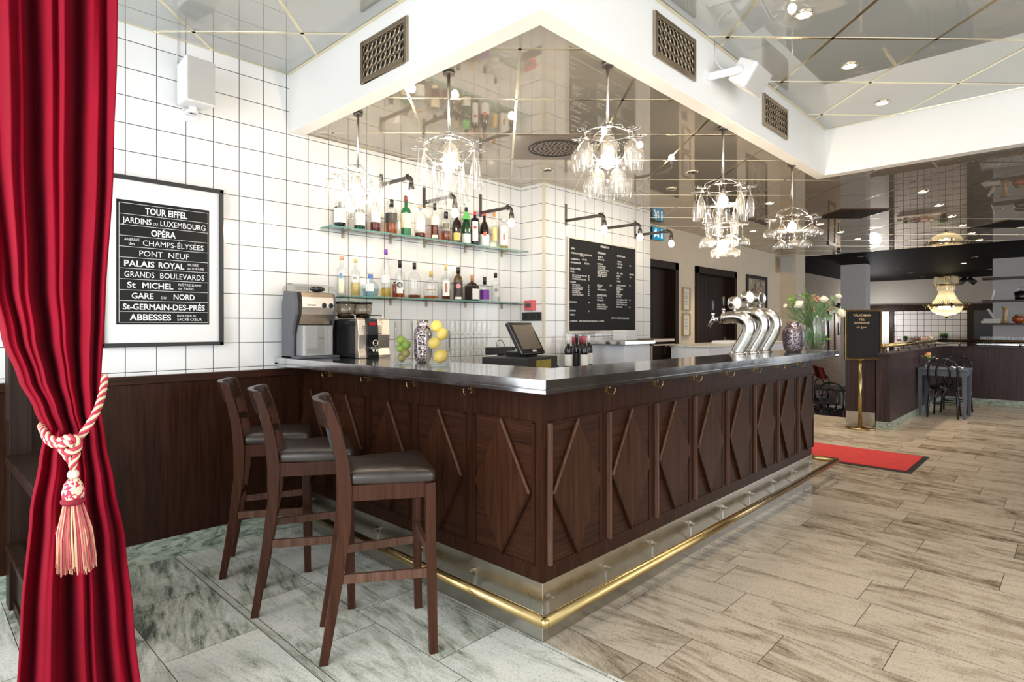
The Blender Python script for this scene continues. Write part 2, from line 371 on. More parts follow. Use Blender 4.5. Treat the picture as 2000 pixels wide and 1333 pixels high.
M['paper'] = plain('white_paper', (0.85, 0.85, 0.84), 0.6, var=0.01)
M['letters'] = plain('white_letters', (0.85, 0.85, 0.83), 0.6, var=0.01)
M['clear'] = glass('clear_glass', (0.975, 0.98, 0.975), 1.5, 0.0, 1.25)
M['bulb'] = glow('warm_bulb', (1.0, 0.80, 0.56), 230)
M['downlight'] = glow('halogen_lamp', (1.0, 0.82, 0.58), 25)
M['carpet_dark'] = plain('dark_red_carpet', (0.035, 0.006, 0.006), 0.95, var=0.3, scale=60)
def mirror_ceiling(name, col, mirror, refl=(0.9, 0.9, 0.88)):
    m, nt, b = new_mat(name); nt.nodes.remove(b); out = nt.nodes['Material Output']
    tc = nt.nodes.new('ShaderNodeTexCoord'); n = noise(nt, tc.outputs['Object'], 1.7, 4)
    d = nt.nodes.new('ShaderNodeBsdfDiffuse'); L(nt, ramp(nt, n, [(0.3, tuple(c * 0.93 for c in col)), (0.7, col)]), d.inputs[0])
    g = nt.nodes.new('ShaderNodeBsdfGlossy'); g.inputs['Roughness'].default_value = 0.004; g.inputs[0].default_value = (*refl, 1)
    fr = nt.nodes.new('ShaderNodeFresnel'); fr.inputs[0].default_value = 1.45
    f = math_n(nt, 'MINIMUM', math_n(nt, 'MULTIPLY_ADD', fr.outputs[0], 0.9, mirror), 0.95)
    mx = nt.nodes.new('ShaderNodeMixShader'); L(nt, f, mx.inputs[0]); L(nt, d.outputs[0], mx.inputs[1]); L(nt, g.outputs[0], mx.inputs[2])
    L(nt, mx.outputs[0], out.inputs[0]); return m
M['ceil_out'] = mirror_ceiling('grey_mirror_panels', (0.40, 0.415, 0.40), 0.20)
M['ceil_in'] = mirror_ceiling('smoked_mirror_panels', (0.37, 0.34, 0.29), 0.28, (0.86, 0.81, 0.74))
M['ceil_black'] = plain('black_ceiling', (0.004, 0.003, 0.0026), 0.6, var=0.3, scale=3, spec=0.03)
# ------------------------------------------------------------------ the room shell
YW, YP, YC = 3.97, 3.67, 4.15           # bottle wall, tiled pillar face, cream wall
ZI, ZO, ZB = 2.765, 3.15, 2.745         # inner ceiling, outer ceiling, underside of the beams
XB, YB = 1.974, 1.712                   # bar faces
f = MB()
f.add([(-2, -2, 0), (1.98, -2, 0), (1.98, 4.2, 0), (-2, 4.2, 0)], [(0, 1, 2, 3)], 0)
f.add([(1.98, -2, 0), (14.2, -2, 0), (14.2, 1.93, 0), (1.98, 1.93, 0)], [(0, 1, 2, 3)], 1)
f.add([(1.98, 1.93, 0), (10.03, 1.93, 0), (10.03, 4.2, 0), (1.98, 4.2, 0)], [(0, 1, 2, 3)], 1)
f.box(-2, 14.2, -2, 1.93, -0.06, -0.04, 1); f.box(10.0, 10.03, 1.93, 4.2, -0.45, -0.002, 0)
struct('floor', f, [M['floor_left'], M['floor_right']])
f = MB(); f.box(10.04, 22, 2.0, 5.3, -0.5, -0.45); f.box(14.2, 22, -1.5, 2.0, -0.5, -0.45)
struct('floor_dining', f, M['carpet_dark'])
w = MB(); w.box(-0.6, 4.25, YW, YW + 0.15, 0, 3.2)
struct('wall_back', w, M['tile'])
w = MB(); w.box(4.257, 6.178, YP, YC + 0.2, 0, 3.0)
struct('wall_pillar', w, M['tile_front'])
# cream wall with two door openings
d1a, d1b = 6.30, on_y(1322, 516, YC).x
d2a, d2b = on_y(1357, 520, YC).x, on_y(1436, 532, YC).x
dz = on_y(1357, 520, YC).z
w = MB()
for a, b, z0, z1 in ((6.18, d1a, 0, ZI + 0.05), (d1a, d1b, dz, ZI + 0.05), (d1b, d2a, 0, ZI + 0.05), (d2a, d2b, dz, ZI + 0.05), (d2b, 11.75, 0, ZI + 0.05)):
    w.box(a, b, YC, YC + 0.15, z0, z1)
struct('wall_right', w, M['cream_wall'])
w = MB(); w.box(11.75, 12.25, 3.86, 5.3, 0, ZI + 0.05)
struct('wall_pier', w, M['cream_wall'])
w = MB(); w.box(12.3, 21.0, 5.07, 5.2, -0.45, ZI + 0.05); struct('wall_dining_side', w, plain('beige_dining_wall', (0.50, 0.42, 0.33), 0.7, var=0.04, scale=2))
w = MB(); w.box(20.8, 21.0, -1.5, 5.07, -0.45, ZI + 0.05); struct('wall_far', w, plain('grey_beige_far_wall', (0.46, 0.42, 0.37), 0.7, var=0.03, scale=2))
w = MB(); w.box(13.6, 21.0, -1.6, -1.5, -0.45, ZI + 0.05); w.box(5.0, 9.0, -2.15, -2.0, 0, ZI + 0.05); w.box(9.0, 14.2, -2.15, -2.0, 0, 0.8); struct('wall_light_block', w, plain('dark_light_block', (0.10, 0.075, 0.055), 0.6))  # unseen dark wall added to cut side light, gap left to admit some
w = MB(); w.box(12.26, 12.34, 4.4, 5.1, -0.45, ZI); struct('trim_passage', w, M['black'])
# doors
def door(name, a, b, label, panel_x):
    fr = MB()
    fr.box(a, a + 0.09, YC - 0.03, YC + 0.14, 0, dz); fr.box(b - 0.09, b, YC - 0.03, YC + 0.14, 0, dz); fr.box(a, b, YC - 0.03, YC + 0.14, dz - 0.1, dz)
    o = struct(name, fr, M['door_wood'], label)
    lf = MB(); n = 9
    for i in range(n):
        x0 = a + 0.09 + (b - a - 0.18) * i / n; x1 = a + 0.09 + (b - a - 0.18) * (i + 1) / n
        lf.box(x0 + 0.003, x1 - 0.003, YC + 0.10, YC + 0.135, 0, dz - 0.1)
    lf.build('door_leaf', M['door_wood'], o)
    h = MB(); h.box(b - 0.17, b - 0.135, YC + 0.085, YC + 0.10, 1.0, 1.22); h.cyl((b - 0.152, YC + 0.085, 1.12), (b - 0.152, YC + 0.04, 1.12), 0.009); h.cyl((b - 0.152, YC + 0.04, 1.12), (b - 0.26, YC + 0.04, 1.12), 0.009)
    h.build('door_handle', M['steel'], o)
door('door_1', d1a, d1b, 'dark brown wooden door beside the tiled pillar', 0)
door('door_2', d2a, d2b, 'dark brown plank door between the framed notices and the picture', 0)
# wainscot and stone skirting
w = MB()
seams = [-0.5, on_y(355, 850, YW - 0.03).x - 0.62, on_y(355, 850, YW - 0.03).x, on_y(355, 850, YW - 0.03).x + 0.62, 2.0]
for a, b in zip(seams[:-1], seams[1:]): w.box(a + 0.0015, b - 0.0015, YW - 0.03, YW - 0.002, 0.13, 1.058)
struct('trim_wainscot', w, M['wenge'])
w = MB(); w.box(-0.5, 1.98, YW - 0.042, YW - 0.002, 1.06, 1.108); struct('trim_wainscot_cap', w, M['wenge_x'], bevel=0.004)
w = MB(); w.box(-0.5, 1.98, YW - 0.024, YW - 0.002, 0.0, 0.13); struct('baseboard_back', w, M['stone_base'])
w = MB(); w.box(4.25, 4.268, YP - 0.006, YP + 0.02, 0.9, ZI); struct('trim_pillar_corner', w, plain('corner_bead', (0.75, 0.66, 0.5), 0.4))
# ceilings
c = MB(); c.box(-2, 1.90, -2, 4.0, ZO, ZO + 0.05); c.box(1.90, 5.74, -2, 1.66, ZO, ZO + 0.05)
struct('ceiling_outer', c, M['ceil_out'])
c = MB(); c.box(1.95, 5.79, 1.70, 4.2, ZI, ZI + 0.04); c.box(5.79, 12.35, -2, 4.2, ZI, ZI + 0.04)
struct('ceiling_inner', c, M['ceil_in'])
c = MB(); c.box(12.35, 21.0, -1.6, 5.2, ZI, ZI + 0.04)
struct('ceiling_dining', c, M['ceil_black'])
def beam_box(name, x0, x1, y0, y1):
    b = MB(); b.box(x0, x1, y0, y1, ZB, ZO + 0.03); struct(name, b, M['white_paint'], bevel=0.003)
beam_box('beam_left', 1.887, 1.99, 1.64, YW)
beam_box('beam_right', 1.99, 5.731, 1.64, 1.74)
beam_box('beam_far', 5.731, 5.84, -2, 1.74)
# brass strips between the ceiling panels: a lattice turned 45 degrees to the walls
def lattice(rects, z, wd):
    b = MB(); q = math.sqrt(0.5)
    def clip(p, d, r):
        t0, t1 = -99, 99
        for o, v, lo, hi in ((p.x, d.x, r[0], r[1]), (p.y, d.y, r[2], r[3])):
            a, e = (lo - o) / v, (hi - o) / v
            t0 = max(t0, min(a, e)); t1 = min(t1, max(a, e))
        return (t0, t1) if t1 - t0 > 0.03 else None
    for r in rects:
        for k in range(-12, 26):
            for p, d in ((Vector((q, q, 0)) * (2.905 + 0.643 * k), Vector((q, -q, 0))), (Vector((q, -q, 0)) * (0.095 + 0.640 * k), Vector((q, q, 0)))):
                t = clip(p, d, r)
                if t: b.beam(p + d * t[0] + Vector((0, 0, z)), p + d * t[1] + Vector((0, 0, z)), wd, 0.006)
    return b
lo = lattice([(-1.5, 1.885, -1.5, YW), (1.885, 5.731, -1.5, 1.638)], ZO + 0.0012, 0.021)
lo.box(1.865, 1.887, 1.62, YW, ZO - 0.004, ZO); lo.box(1.865, 5.731, 1.618, 1.64, ZO - 0.004, ZO); lo.box(5.712, 5.731, -1.9, 1.62, ZO - 0.004, ZO); lo.box(-0.6, 1.865, YW - 0.012, YW, ZO - 0.004, ZO)
struct('trim_ceiling_strips_outer', lo, M['brass_trim'])
li = lattice([(1.99, 4.257, 1.74, YW), (4.257, 5.84, 1.74, YP), (5.84, 6.178, 1.0, YP), (6.178, 12.33, -1.5, YC)], ZI + 0.0016, 0.016)
li.box(1.99, 4.257, YW - 0.01, YW, ZI - 0.004, ZI); li.box(4.257, 6.178, YP - 0.01, YP, ZI - 0.004, ZI); li.box(6.178, 11.75, YC - 0.01, YC, ZI - 0.004, ZI)
struct('trim_ceiling_strips_inner', li, M['brass_trim'])

# ------------------------------------------------------------------ the bar
bar = thing('bar_counter', 'dark wooden L-shaped bar front with diamond panels and steel kick plate', 'bar', (XB, YB, 0))
XE, YE = 5.604, YW - 0.045
b = MB(); b.box(XB, XB + 0.30, YB + 0.0, YE, 0.26, 1.125); b.box(XB + 0.30, XE, YB, YB + 0.23, 0.26, 1.125)
b.build('body', M['wenge'], bar)
k = MB(); k.box(XB - 0.004, XB + 0.29, YB - 0.004, YE, 0.0, 0.26); k.box(XB + 0.29, XE + 0.004, YB - 0.004, YB + 0.22, 0.0, 0.26)
k.build('kick_plate', M['kick'], bar, bevel=0.002)
def bar_panel(u0, u1, face, zlo=0.33, zhi=0.966):
    """raised border frame and raised diamond; face 'R' is the long side (y = YB), 'L' the short side (x = XB)"""
    wl = u1 - u0; P = lambda u, z, d: Vector((u, YB - d, z)) if face == 'R' else Vector((XB - d, u, z))
    ext = Vector((0, -1, 0)) if face == 'R' else Vector((-1, 0, 0))
    t = 0.018
    fm = MB()
    fm.prism([P(u0 - 0.002, zlo, 0), P(u0 + 0.014, zlo, 0), P(u0 + 0.014, zhi, 0), P(u0 - 0.002, zhi, 0)], ext * t, 1)  # left bar in the paler wood, its lit side painted in
    fm.prism([P(u1 - 0.014, zlo, 0), P(u1 + 0.002, zlo, 0), P(u1 + 0.002, zhi, 0), P(u1 - 0.014, zhi, 0)], ext * 0.006)
    fm.prism([P(u0, zhi - 0.005, 0), P(u1, zhi - 0.005, 0), P(u1, zhi + 0.006, 0), P(u0, zhi + 0.006, 0)], ext * 0.008)
    fm.prism([P(u0, zlo - 0.006, 0), P(u1, zlo - 0.006, 0), P(u1, zlo + 0.004, 0), P(u0, zlo + 0.004, 0)], ext * 0.006)
    if face == 'L':
        fm = MB()
        fm.prism([P(u0 - 0.002, zlo, 0), P(u0 + 0.014, zlo, 0), P(u0 + 0.014, zhi, 0), P(u0 - 0.002, zhi, 0)], ext * 0.008)
        fm.prism([P(u1 - 0.014, zlo, 0), P(u1 + 0.002, zlo, 0), P(u1 + 0.002, zhi, 0), P(u1 - 0.014, zhi, 0)], ext * 0.008)
        fm.prism([P(u0, zhi - 0.005, 0), P(u1, zhi - 0.005, 0), P(u1, zhi + 0.006, 0), P(u0, zhi + 0.006, 0)], ext * 0.008)
        fm.prism([P(u0, zlo - 0.006, 0), P(u1, zlo - 0.006, 0), P(u1, zlo + 0.004, 0), P(u0, zlo + 0.004, 0)], ext * 0.008)
    fl = MB(); fl.prism([P(u0 + 0.014, zlo, 0), P(u1 - 0.014, zlo, 0), P(u1 - 0.014, zhi, 0), P(u0 + 0.014, zhi, 0)], ext * 0.002)
    pn = fl.build('panel', M['wenge_x'] if face == 'R' else M['wenge_y'], bar)
    o = fm.build('panel_frame', [M['wenge'], M['edge']], pn)
    um, zm = (u0 + u1) / 2, (zlo + zhi) / 2
    dm = MB(); dpt = [P(u0 + 0.02, zm, 0.002), P(um, zlo + 0.002, 0.002), P(u1 - 0.016, zm, 0.002), P(um, zhi - 0.002, 0.002)]
    dm.prism(dpt, ext * 0.014)
    di = dm.build('diamond', M['diamond'], pn)
    # narrow bead along the diamond's edge
    bd = MB()
    for p, q in ((0, 1), (3, 0)):
        bd.beam(dpt[p] + ext * 0.0165, dpt[q] + ext * 0.0165, 0.011, 0.007, up=ext, mi=1 if (p, q) == (3, 0) else 0)  # upper-left bead painted paler as the lit one
    bd.build('bead', [M['wenge'], M['edge']], pn)
for i in range(8): bar_panel(2.009 + 0.4615 * i, 2.009 + 0.4615 * i + 0.405, 'R')
for i in range(5): bar_panel(1.756 + 0.4615 * i, 1.756 + 0.4615 * i + 0.40, 'L')
def coat_hook(p, d):
    """double brass hook on a wall point p, d is the outward direction"""
    h = MB(); p = Vector(p); d = Vector(d)
    s = d.cross(UP)
    h.obox(p + d * 0.002, (0.014, 0.014, 0.036), mi=0)
    h.tube([p + d * 0.004 + UP * 0.012, p + d * 0.022 + UP * 0.006, p + d * 0.03 + UP * 0.012], 0.003, 6)
    h.tube([p + d * 0.004, p + d * 0.02 - UP * 0.022, p + d * 0.042 - UP * 0.026, p + d * 0.056 - UP * 0.012, p + d * 0.058 + UP * 0.004], 0.0034, 6)
    h.ball(p + d * 0.058 + UP * 0.007, 0.0048, 8, 6)
    h.build('coat_hook', M['brass'], bar)
for x in (2.453, 2.916, 3.381, 3.847, 4.308, 4.781, 5.245): coat_hook((x, YB, 1.085), (0, -1, 0))
for y in (3.565, 3.10, 2.64, 2.173): coat_hook((XB, y, 1.082), (-1, 0, 0))
o_, zr = 0.09, 0.15
r = MB()
r.tube([(XB - o_, YE - 0.01, zr), (XB - o_, YB - o_, zr)], 0.024, 12); r.tube([(XB - o_, YB - o_, zr), (6.03, YB - o_, zr)], 0.024, 12)
r.tube([(6.03, YB - o_, zr), (6.03, YB + 0.42, zr)], 0.024, 12); r.tube([(6.03, YB + 0.42, zr), (5.55, YB + 0.42, zr)], 0.024, 12)
for q in ((XB - o_, YB - o_), (6.03, YB - o_), (6.03, YB + 0.42)): r.ball((q[0], q[1], zr), 0.0243)
rail = r.build('foot_rail', M['brass'], bar)
def rail_bracket(p, d):
    h = MB(); p = Vector(p); d = Vector(d); s = d.cross(UP)
    Mx = Matrix((s, d, UP)).transposed()
    for zz in (0.05, -0.06): h.obox(p + d * 0.004 + UP * (zr + zz), (0.03, 0.006, 0.022), Mx)
    h.obox(p + d * 0.003 + UP * zr, (0.02, 0.004, 0.12), Mx)
    h.beam(p + d * 0.004 + UP * (zr - 0.055), p + d * o_ + UP * (zr - 0.018), 0.02, 0.006); h.obox(p + d * 0.02 + UP * (zr + 0.052), (0.008, 0.03, 0.008), Mx)
    h.build('rail_bracket', M['steel'], rail)
for i in range(9): rail_bracket((2.0 + 0.445 * i, YB - 0.004, 0), (0, -1, 0))
for i in range(5): rail_bracket((XB - 0.004, 2.15 + 0.42 * i, 0), (-1, 0, 0))

# zinc worktop: profile swept round the corner
ct = MB()
XF, YF, XI, YI, XR = 1.784, 1.530, 2.32, 1.955, 5.74
prof = [(0.0, 1.183), (0.0, 1.150), (0.012, 1.1475), (0.012, 1.144), (0.0, 1.141), (0.0, 1.126), (0.03, 1.126)]
ring = []
for o2, z in prof: ring.append([Vector((XF + o2, YW - 0.001, z)), Vector((XF + o2, YF + o2, z)), Vector((XR, YF + o2, z))])
for a, c2 in zip(ring[:-1], ring[1:]):
    for i in range(2): ct.add([a[i], a[i + 1], c2[i + 1], c2[i]], [(0, 1, 2, 3)])
top = [(XF, YW - 0.001), (XF, YF), (XR, YF), (XR, YI), (XI, YI), (XI, YW - 0.001)]
for z in (1.183, 1.126): ct.add([(x, y, z) for x, y in top], [(0, 1, 4, 5), (1, 2, 3, 4)])
ct.add([(XR, YF, 1.126), (XR, YI, 1.126), (XR, YI, 1.183), (XR, YF, 1.183)], [(0, 1, 2, 3)])
ct.add([(XI, YI, 1.126), (XR, YI, 1.126), (XR, YI, 1.183), (XI, YI, 1.183)], [(0, 1, 2, 3)])
ct.add([(XI, YI, 1.126), (XI, YW, 1.126), (XI, YW, 1.183), (XI, YI, 1.183)], [(0, 1, 2, 3)])
ct.add([(XF, YW, 1.126), (XI, YW, 1.126), (XI, YW, 1.183), (XF, YW, 1.183)], [(0, 1, 2, 3)])
tag(ct.build('worktop', M['zinc']), 'long L-shaped zinc worktop lying over the dark bar front', 'worktop')
# back counter along the bottle wall and pillar
bc = thing('back_counter', 'low working counter behind the bar against the tiled wall', 'counter', (3.5, 3.5, 0))
q = MB(); q.box(2.5, 4.24, 3.25, YW - 0.005, 0, 0.94); q.box(4.24, 4.90, 2.95, YP - 0.005, 0, 0.94); q.build('cabinet', M['black'], bc)
q = MB(); q.box(2.48, 4.24, 3.22, YW - 0.005, 0.94, 0.98); q.box(4.24, 4.92, 2.92, YP - 0.005, 0.94, 0.98); q.build('counter_top', M['zinc'], bc)
# ------------------------------------------------------------------ bar stools
def bar_stool(label):
    t = thing('bar_stool', label, 'stool', group='bar stools at the short side of the bar')
    def leg_rear(sy):
        b = MB(); pr = [(0, 0), (.03, .18), (.055, .34), (.083, .55), (.085, .72), (.072, .85), (.047, .97), (.010, 1.078)]
        y0, y1 = .167 * sy, .172 * sy; wd = [.036, .040, .044, .052, .058, .052, .044, .036]
        vs = []
        for (x, z), w in zip(pr, wd):
            y = y0 + (y1 - y0) * z
            for dx, dy in ((-w / 2, -.017), (w / 2, -.017), (w / 2, .017), (-w / 2, .017)): vs.append((-.224 + x + dx, y + dy, z))
        n = len(pr); fs = [(3, 2, 1, 0), tuple(4 * (n - 1) + k for k in range(4))]
        for i in range(n - 1):
            for k in range(4): fs.append((4 * i + k, 4 * i + (k + 1) % 4, 4 * i + 4 + (k + 1) % 4, 4 * i + 4 + k))
        return b.add(vs, fs)
    for sy in (-1, 1):
        leg_rear(sy).build('leg', M['stool_wood'], t, False, 0.003)
        MB().beam((.224, .213 * sy, 0), (.21, .205 * sy, .73), .034, .036, (1, 0, 0), w2=.042, d2=.045).build('leg', M['stool_wood'], t, False, 0.003)
    a = MB()
    for sy in (-1, 1): a.beam((-.135, .165 * sy, .70), (.21, .202 * sy, .70), .022, .066)
    a.box(.195, .217, -.19, .19, .667, .733); a.box(-.15, -.128, -.16, .16, .667, .733)
    a.build('apron', M['stool_wood'], t, False, 0.002)
    s = MB()
    for sy in (-1, 1): s.beam((-.175, .168 * sy, .345), (.215, .208 * sy, .345), .020, .038)
    s.box(.203, .223, -.20, .20, .40, .44); s.box(-.165, -.147, -.16, .16, .40, .435)
    s.build('stretcher', M['edge'], t, False, 0.002)
    # padded seat: rounded trapezoid, domed
    def seat_poly(k):
        pts = []
        cs = [(.238, .222), (-.128, .176)]
        corners = [(cs[0][0], -cs[0][1]), (cs[0][0], cs[0][1]), (cs[1][0], cs[1][1]), (cs[1][0], -cs[1][1])]
        for i, (x, y) in enumerate(corners):
            cx, cy = x - math.copysign(.03, x - .05), y - math.copysign(.03, y)
            a0 = [-90, 0, 90, 180][i]
            for q in range(5):
                a1 = R(a0 + 22.5 * q); pts.append((.055 + (cx + .03 * math.cos(a1) - .055) * k, (cy + .03 * math.sin(a1)) * k))
        return pts
    lv = [(.985, .733), (1.0, .742), (1.0, .762), (.985, .775), (.93, .784), (.7, .790), (.35, .792)]
    vs = []; n = 20
    for k, z in lv: vs += [(x, y, z) for x, y in seat_poly(k)]
    fs = [tuple(range(n))[::-1], tuple(range(n * 6, n * 7))]
    for i in range(6):
        for j in range(n): fs.append((i * n + j, i * n + (j + 1) % n, (i + 1) * n + (j + 1) % n, (i + 1) * n + j))
    MB().add(vs, fs, 0, True).build('seat', M['leather'], t, False)
    # curved top rail, splat and lower rail
    def arc_rail(z0, z1, x0, x1, th, yh, bulge):
        b = MB(); vs = []; m = 10
        for i in range(m + 1):
            y = -yh + 2 * yh * i / m; c = -bulge * (1 - (y / yh) ** 2)
            for x, z in ((x0 + c - th / 2, z0), (x0 + c + th / 2, z0), (x1 + c + th / 2, z1), (x1 + c - th / 2, z1)): vs.append((x, y, z))
        fs = [(3, 2, 1, 0), tuple(4 * m + k for k in range(4))]
        for i in range(m):
            for k in range(4): fs.append((4 * i + k, 4 * i + 4 + k, 4 * i + 4 + (k + 1) % 4, 4 * i + (k + 1) % 4))
        return b.add(vs, fs)
    arc_rail(.972, 1.088, -.18, -.215, .030, .188, .045).build('top_rail', M['stool_wood_dark'], t, False, 0.004)
    arc_rail(.845, .880, -.15, -.155, .020, .158, .03).build('back_rail', M['stool_wood_dark'], t, False, 0.002)
    b = MB(); b.prism([(-.196, -.075, .86), (-.182, -.075, .86), (-.213, -.06, .985), (-.227, -.06, .985)], (0, 0.001, 0))
    sp = MB(); sp.add([(-.191, -.08, .86), (-.191, .08, .86), (-.222, .065, .985), (-.222, -.065, .985), (-.178, -.08, .86), (-.178, .08, .86), (-.209, .065, .985), (-.209, -.065, .985)],
                     [(0, 1, 2, 3), (4, 7, 6, 5), (0, 4, 5, 1), (1, 5, 6, 2), (2, 6, 7, 3), (3, 7, 4, 0)])
    sp.build('splat', M['gloss_black'], t, False)
    return t
st = bar_stool('dark wooden bar stool with brown leather seat standing nearest the bar corner')
STH = R(-28.5); sc3 = Vector(((1.299 + 1.6875) / 2, (2.402 + 2.181) / 2, 0))
st.location = sc3; st.rotation_euler = (0, 0, STH)
dup(st, sc3 + Vector((-.030, .607, 0)), STH, 'dark wooden bar stool between the other two bar stools')
dup(st, sc3 + Vector((.028, 1.172, 0)), STH, 'dark wooden bar stool standing closest to the wood-panelled wall')

# ------------------------------------------------------------------ red curtain with rope tieback
def velvet():
    m, nt, b = new_mat('red_velvet'); tc = nt.nodes.new('ShaderNodeTexCoord'); n = noise(nt, tc.outputs['Object'], 4)
    L(nt, ramp(nt, n, [(0.3, (0.165, 0.0003, 0.008)), (0.7, (0.225, 0.0006, 0.012))]), b.inputs['Base Color'])
    b.inputs['Roughness'].default_value = 0.75; b.inputs['Sheen Weight'].default_value = 0.12; b.inputs['Sheen Tint'].default_value = (1, 0.12, 0.2, 1); b.inputs['Specular IOR Level'].default_value = 0.1
    bump(nt, b, noise(nt, tc.outputs['Object'], 260, 2), 0.08, 0.001); return m
M['velvet'] = velvet()
def lerp_tab(tab, x):
    for (a, p), (b, q) in zip(tab[:-1], tab[1:]):
        if x <= b: t = (x - a) / (b - a); t = t * t * (3 - 2 * t) * 0.6 + t * 0.4; return p + (q - p) * max(0, t)
    return tab[-1][1]
LEFT = [(-160, -75), (300, -50), (560, -22), (660, 2), (740, 34), (800, 66), (845, 86), (900, 76), (1000, 58), (1200, 40), (1480, 25)]
RIGHT = [(-160, 230), (100, 227), (333, 222), (600, 206), (740, 198), (800, 197), (860, 205), (950, 222), (1060, 243), (1200, 258), (1480, 290)]
# folds: (centre across 0-1, width, depth towards the room)
def fold(u, v):
    y = -160 + 1640 * v
    # broad rounded folds between deep narrow creases; the creases wander a little on the way down
    s = 0
    for c0, wdt, dp, dr in ((-0.02, 0.05, 0.9, 0.05), (0.17, 0.050, 0.8, 0.16), (0.45, 0.060, 1.25, 0.02), (0.60, 0.03, 0.45, -0.03), (0.735, 0.045, 1.1, -0.03), (0.925, 0.035, 0.9, 0.0), (0.30, 0.05, 0.35, -0.10)):
        c = c0 + dr * (v - 0.35) * (1 if y < 850 else -0.6)
        s -= dp * math.exp(-abs((u - c) / wdt) ** 1.4)
    s += 0.22 * math.sin(2 * math.pi * (3.1 * u + 0.25 * math.sin(2.5 * v) + 0.2)) + 0.06 * math.sin(2 * math.pi * (11 * u + 1.3 * v))
    tight = math.exp(-((y - 850) / 130.0) ** 2)
    return 0.04 + s * (0.115 - 0.045 * tight)
def curtain_pt(u, v):
    y = -160 + 1640 * v
    x = lerp_tab(LEFT, y) * (1 - u) + lerp_tab(RIGHT, y) * u
    # cloth bunches towards the knot just above it
    pull = math.exp(-((y - 850) / 150.0) ** 2)
    x += pull * 16 * math.sin(math.pi * u) * (0.55 - u)
    return dep(x, y, 2.02 - fold(u, v) + 0.05 * pull)
ct_ = thing('curtain', 'crimson velvet curtain hanging in folds at the left, tied back with a rope', 'curtain', dep(140, 1400, 2.02) * 1.0)
ct_.location.z = 0
cm = MB(); cm.sheet(curtain_pt, 200, 110)
for v in cm.v: v.z = max(v.z, 0.004)
co = cm.build('curtain_cloth', M['velvet'], ct_)
md = co.modifiers.new('thickness', 'SOLIDIFY'); md.thickness = 0.004; md.offset = 1
def rope_mat():
    m, nt, b = new_mat('twisted_rope'); tc = nt.nodes.new('ShaderNodeTexCoord'); w_ = noise(nt, tc.outputs['Object'], 120, 2)
    L(nt, ramp(nt, w_, [(0.3, (0.62, 0.46, 0.28)), (0.7, (0.75, 0.60, 0.40))]), b.inputs['Base Color']); b.inputs['Roughness'].default_value = 0.7; return m
M['rope_cream'] = rope_mat(); M['rope_red'] = plain('rope_red', (0.42, 0.02, 0.05), 0.7, scale=80)
def rope_path(pts, r, tw=95, mbs=None, amp=1.0):
    """three-strand rope along a smooth path; returns two builders (cream strands, red strand)"""
    P = [Vector(p) for p in pts]; fine = []
    for i in range(len(P) - 1):
        p0, p1, p2, p3 = P[max(i - 1, 0)], P[i], P[i + 1], P[min(i + 2, len(P) - 1)]
        for k in range(14):
            t = k / 14; fine.append(0.5 * ((2 * p1) + (p2 - p0) * t + (2 * p0 - 5 * p1 + 4 * p2 - p3) * t * t + (3 * p1 - p0 - 3 * p2 + p3) * t ** 3))
    fine.append(P[-1]); a, c = mbs
    strands = [[] for _ in range(4)]; s = 0; ref = None
    for i, p in enumerate(fine):
        t = (fine[min(i + 1, len(fine) - 1)] - fine[max(i - 1, 0)]).normalized()
        if ref is None: ref = t.cross(FW)
        ref = (ref - t * ref.dot(t)).normalized(); q = t.cross(ref)
        if i: s += (p - fine[i - 1]).length
        for k in range(4):
            an = s * tw + k * math.pi / 2; strands[k].append(p + (ref * math.cos(an) + q * math.sin(an)) * r * 0.55 * amp)
    for k in range(4): (a if k % 2 == 0 else c).tube(strands[k], r * 0.58, 6)
tb = thing('curtain_tieback', 'twisted cream and red rope tieback with a fringed tassel around the red curtain', 'tieback', dep(140, 960, 1.9))
ra, rc = MB(), MB(); D0 = 1.90
kn = dep(137, 868, D0 - .03)
rope_path([dep(205, 735, 2.0), dep(200, 770, 1.95), dep(188, 805, D0), dep(170, 836, D0 - .02), dep(150, 862, D0 - .03)], .0105, mbs=(ra, rc))
rope_path([dep(80, 832, 2.0), dep(86, 843, 1.93), dep(98, 856, D0), dep(116, 862, D0 - .02), dep(132, 862, D0 - .03)], .0105, mbs=(ra, rc))
rope_path([dep(84, 838, 2.0), dep(90, 856, 1.93), dep(104, 868, D0), dep(122, 870, D0 - .02)], .0105, mbs=(ra, rc))
rope_path([dep(122, 862, D0 - .04), dep(132, 856, D0 - .06), dep(146, 858, D0 - .06), dep(153, 868, D0 - .055), dep(146, 880, D0 - .06), dep(130, 884, D0 - .06), dep(120, 876, D0 - .05), dep(128, 866, D0 - .065), dep(144, 868, D0 - .07)], .0115, mbs=(ra, rc))
rope_path([dep(124, 880, D0 - .045), dep(130, 892, D0 - .05), dep(139, 904, D0 - .05), dep(142, 916, D0 - .045)], .009, mbs=(ra, rc))
rope_path([dep(152, 872, D0 - .045), dep(150, 888, D0 - .05), dep(145, 902, D0 - .05), dep(142, 916, D0 - .045)], .009, mbs=(ra, rc))
ro = ra.build('rope', M['rope_cream'], tb); rc.build('red_strand', M['rope_red'], ro)
tx, tD = 143, D0 - .045
def tp(y, x=tx): return dep(x, y, tD)
pxm = F / tD
MB().ball(tp(927), 10 / pxm, 14, 10).build('bead', plain('cream_bead', (0.72, 0.66, 0.55), 0.5), tb)
hd = MB(); zc = tp(957); hd.lathe([(8 / pxm, 22 / pxm), (15 / pxm, 12 / pxm), (19 / pxm, -4 / pxm), (17 / pxm, -20 / pxm)], zc, 16)
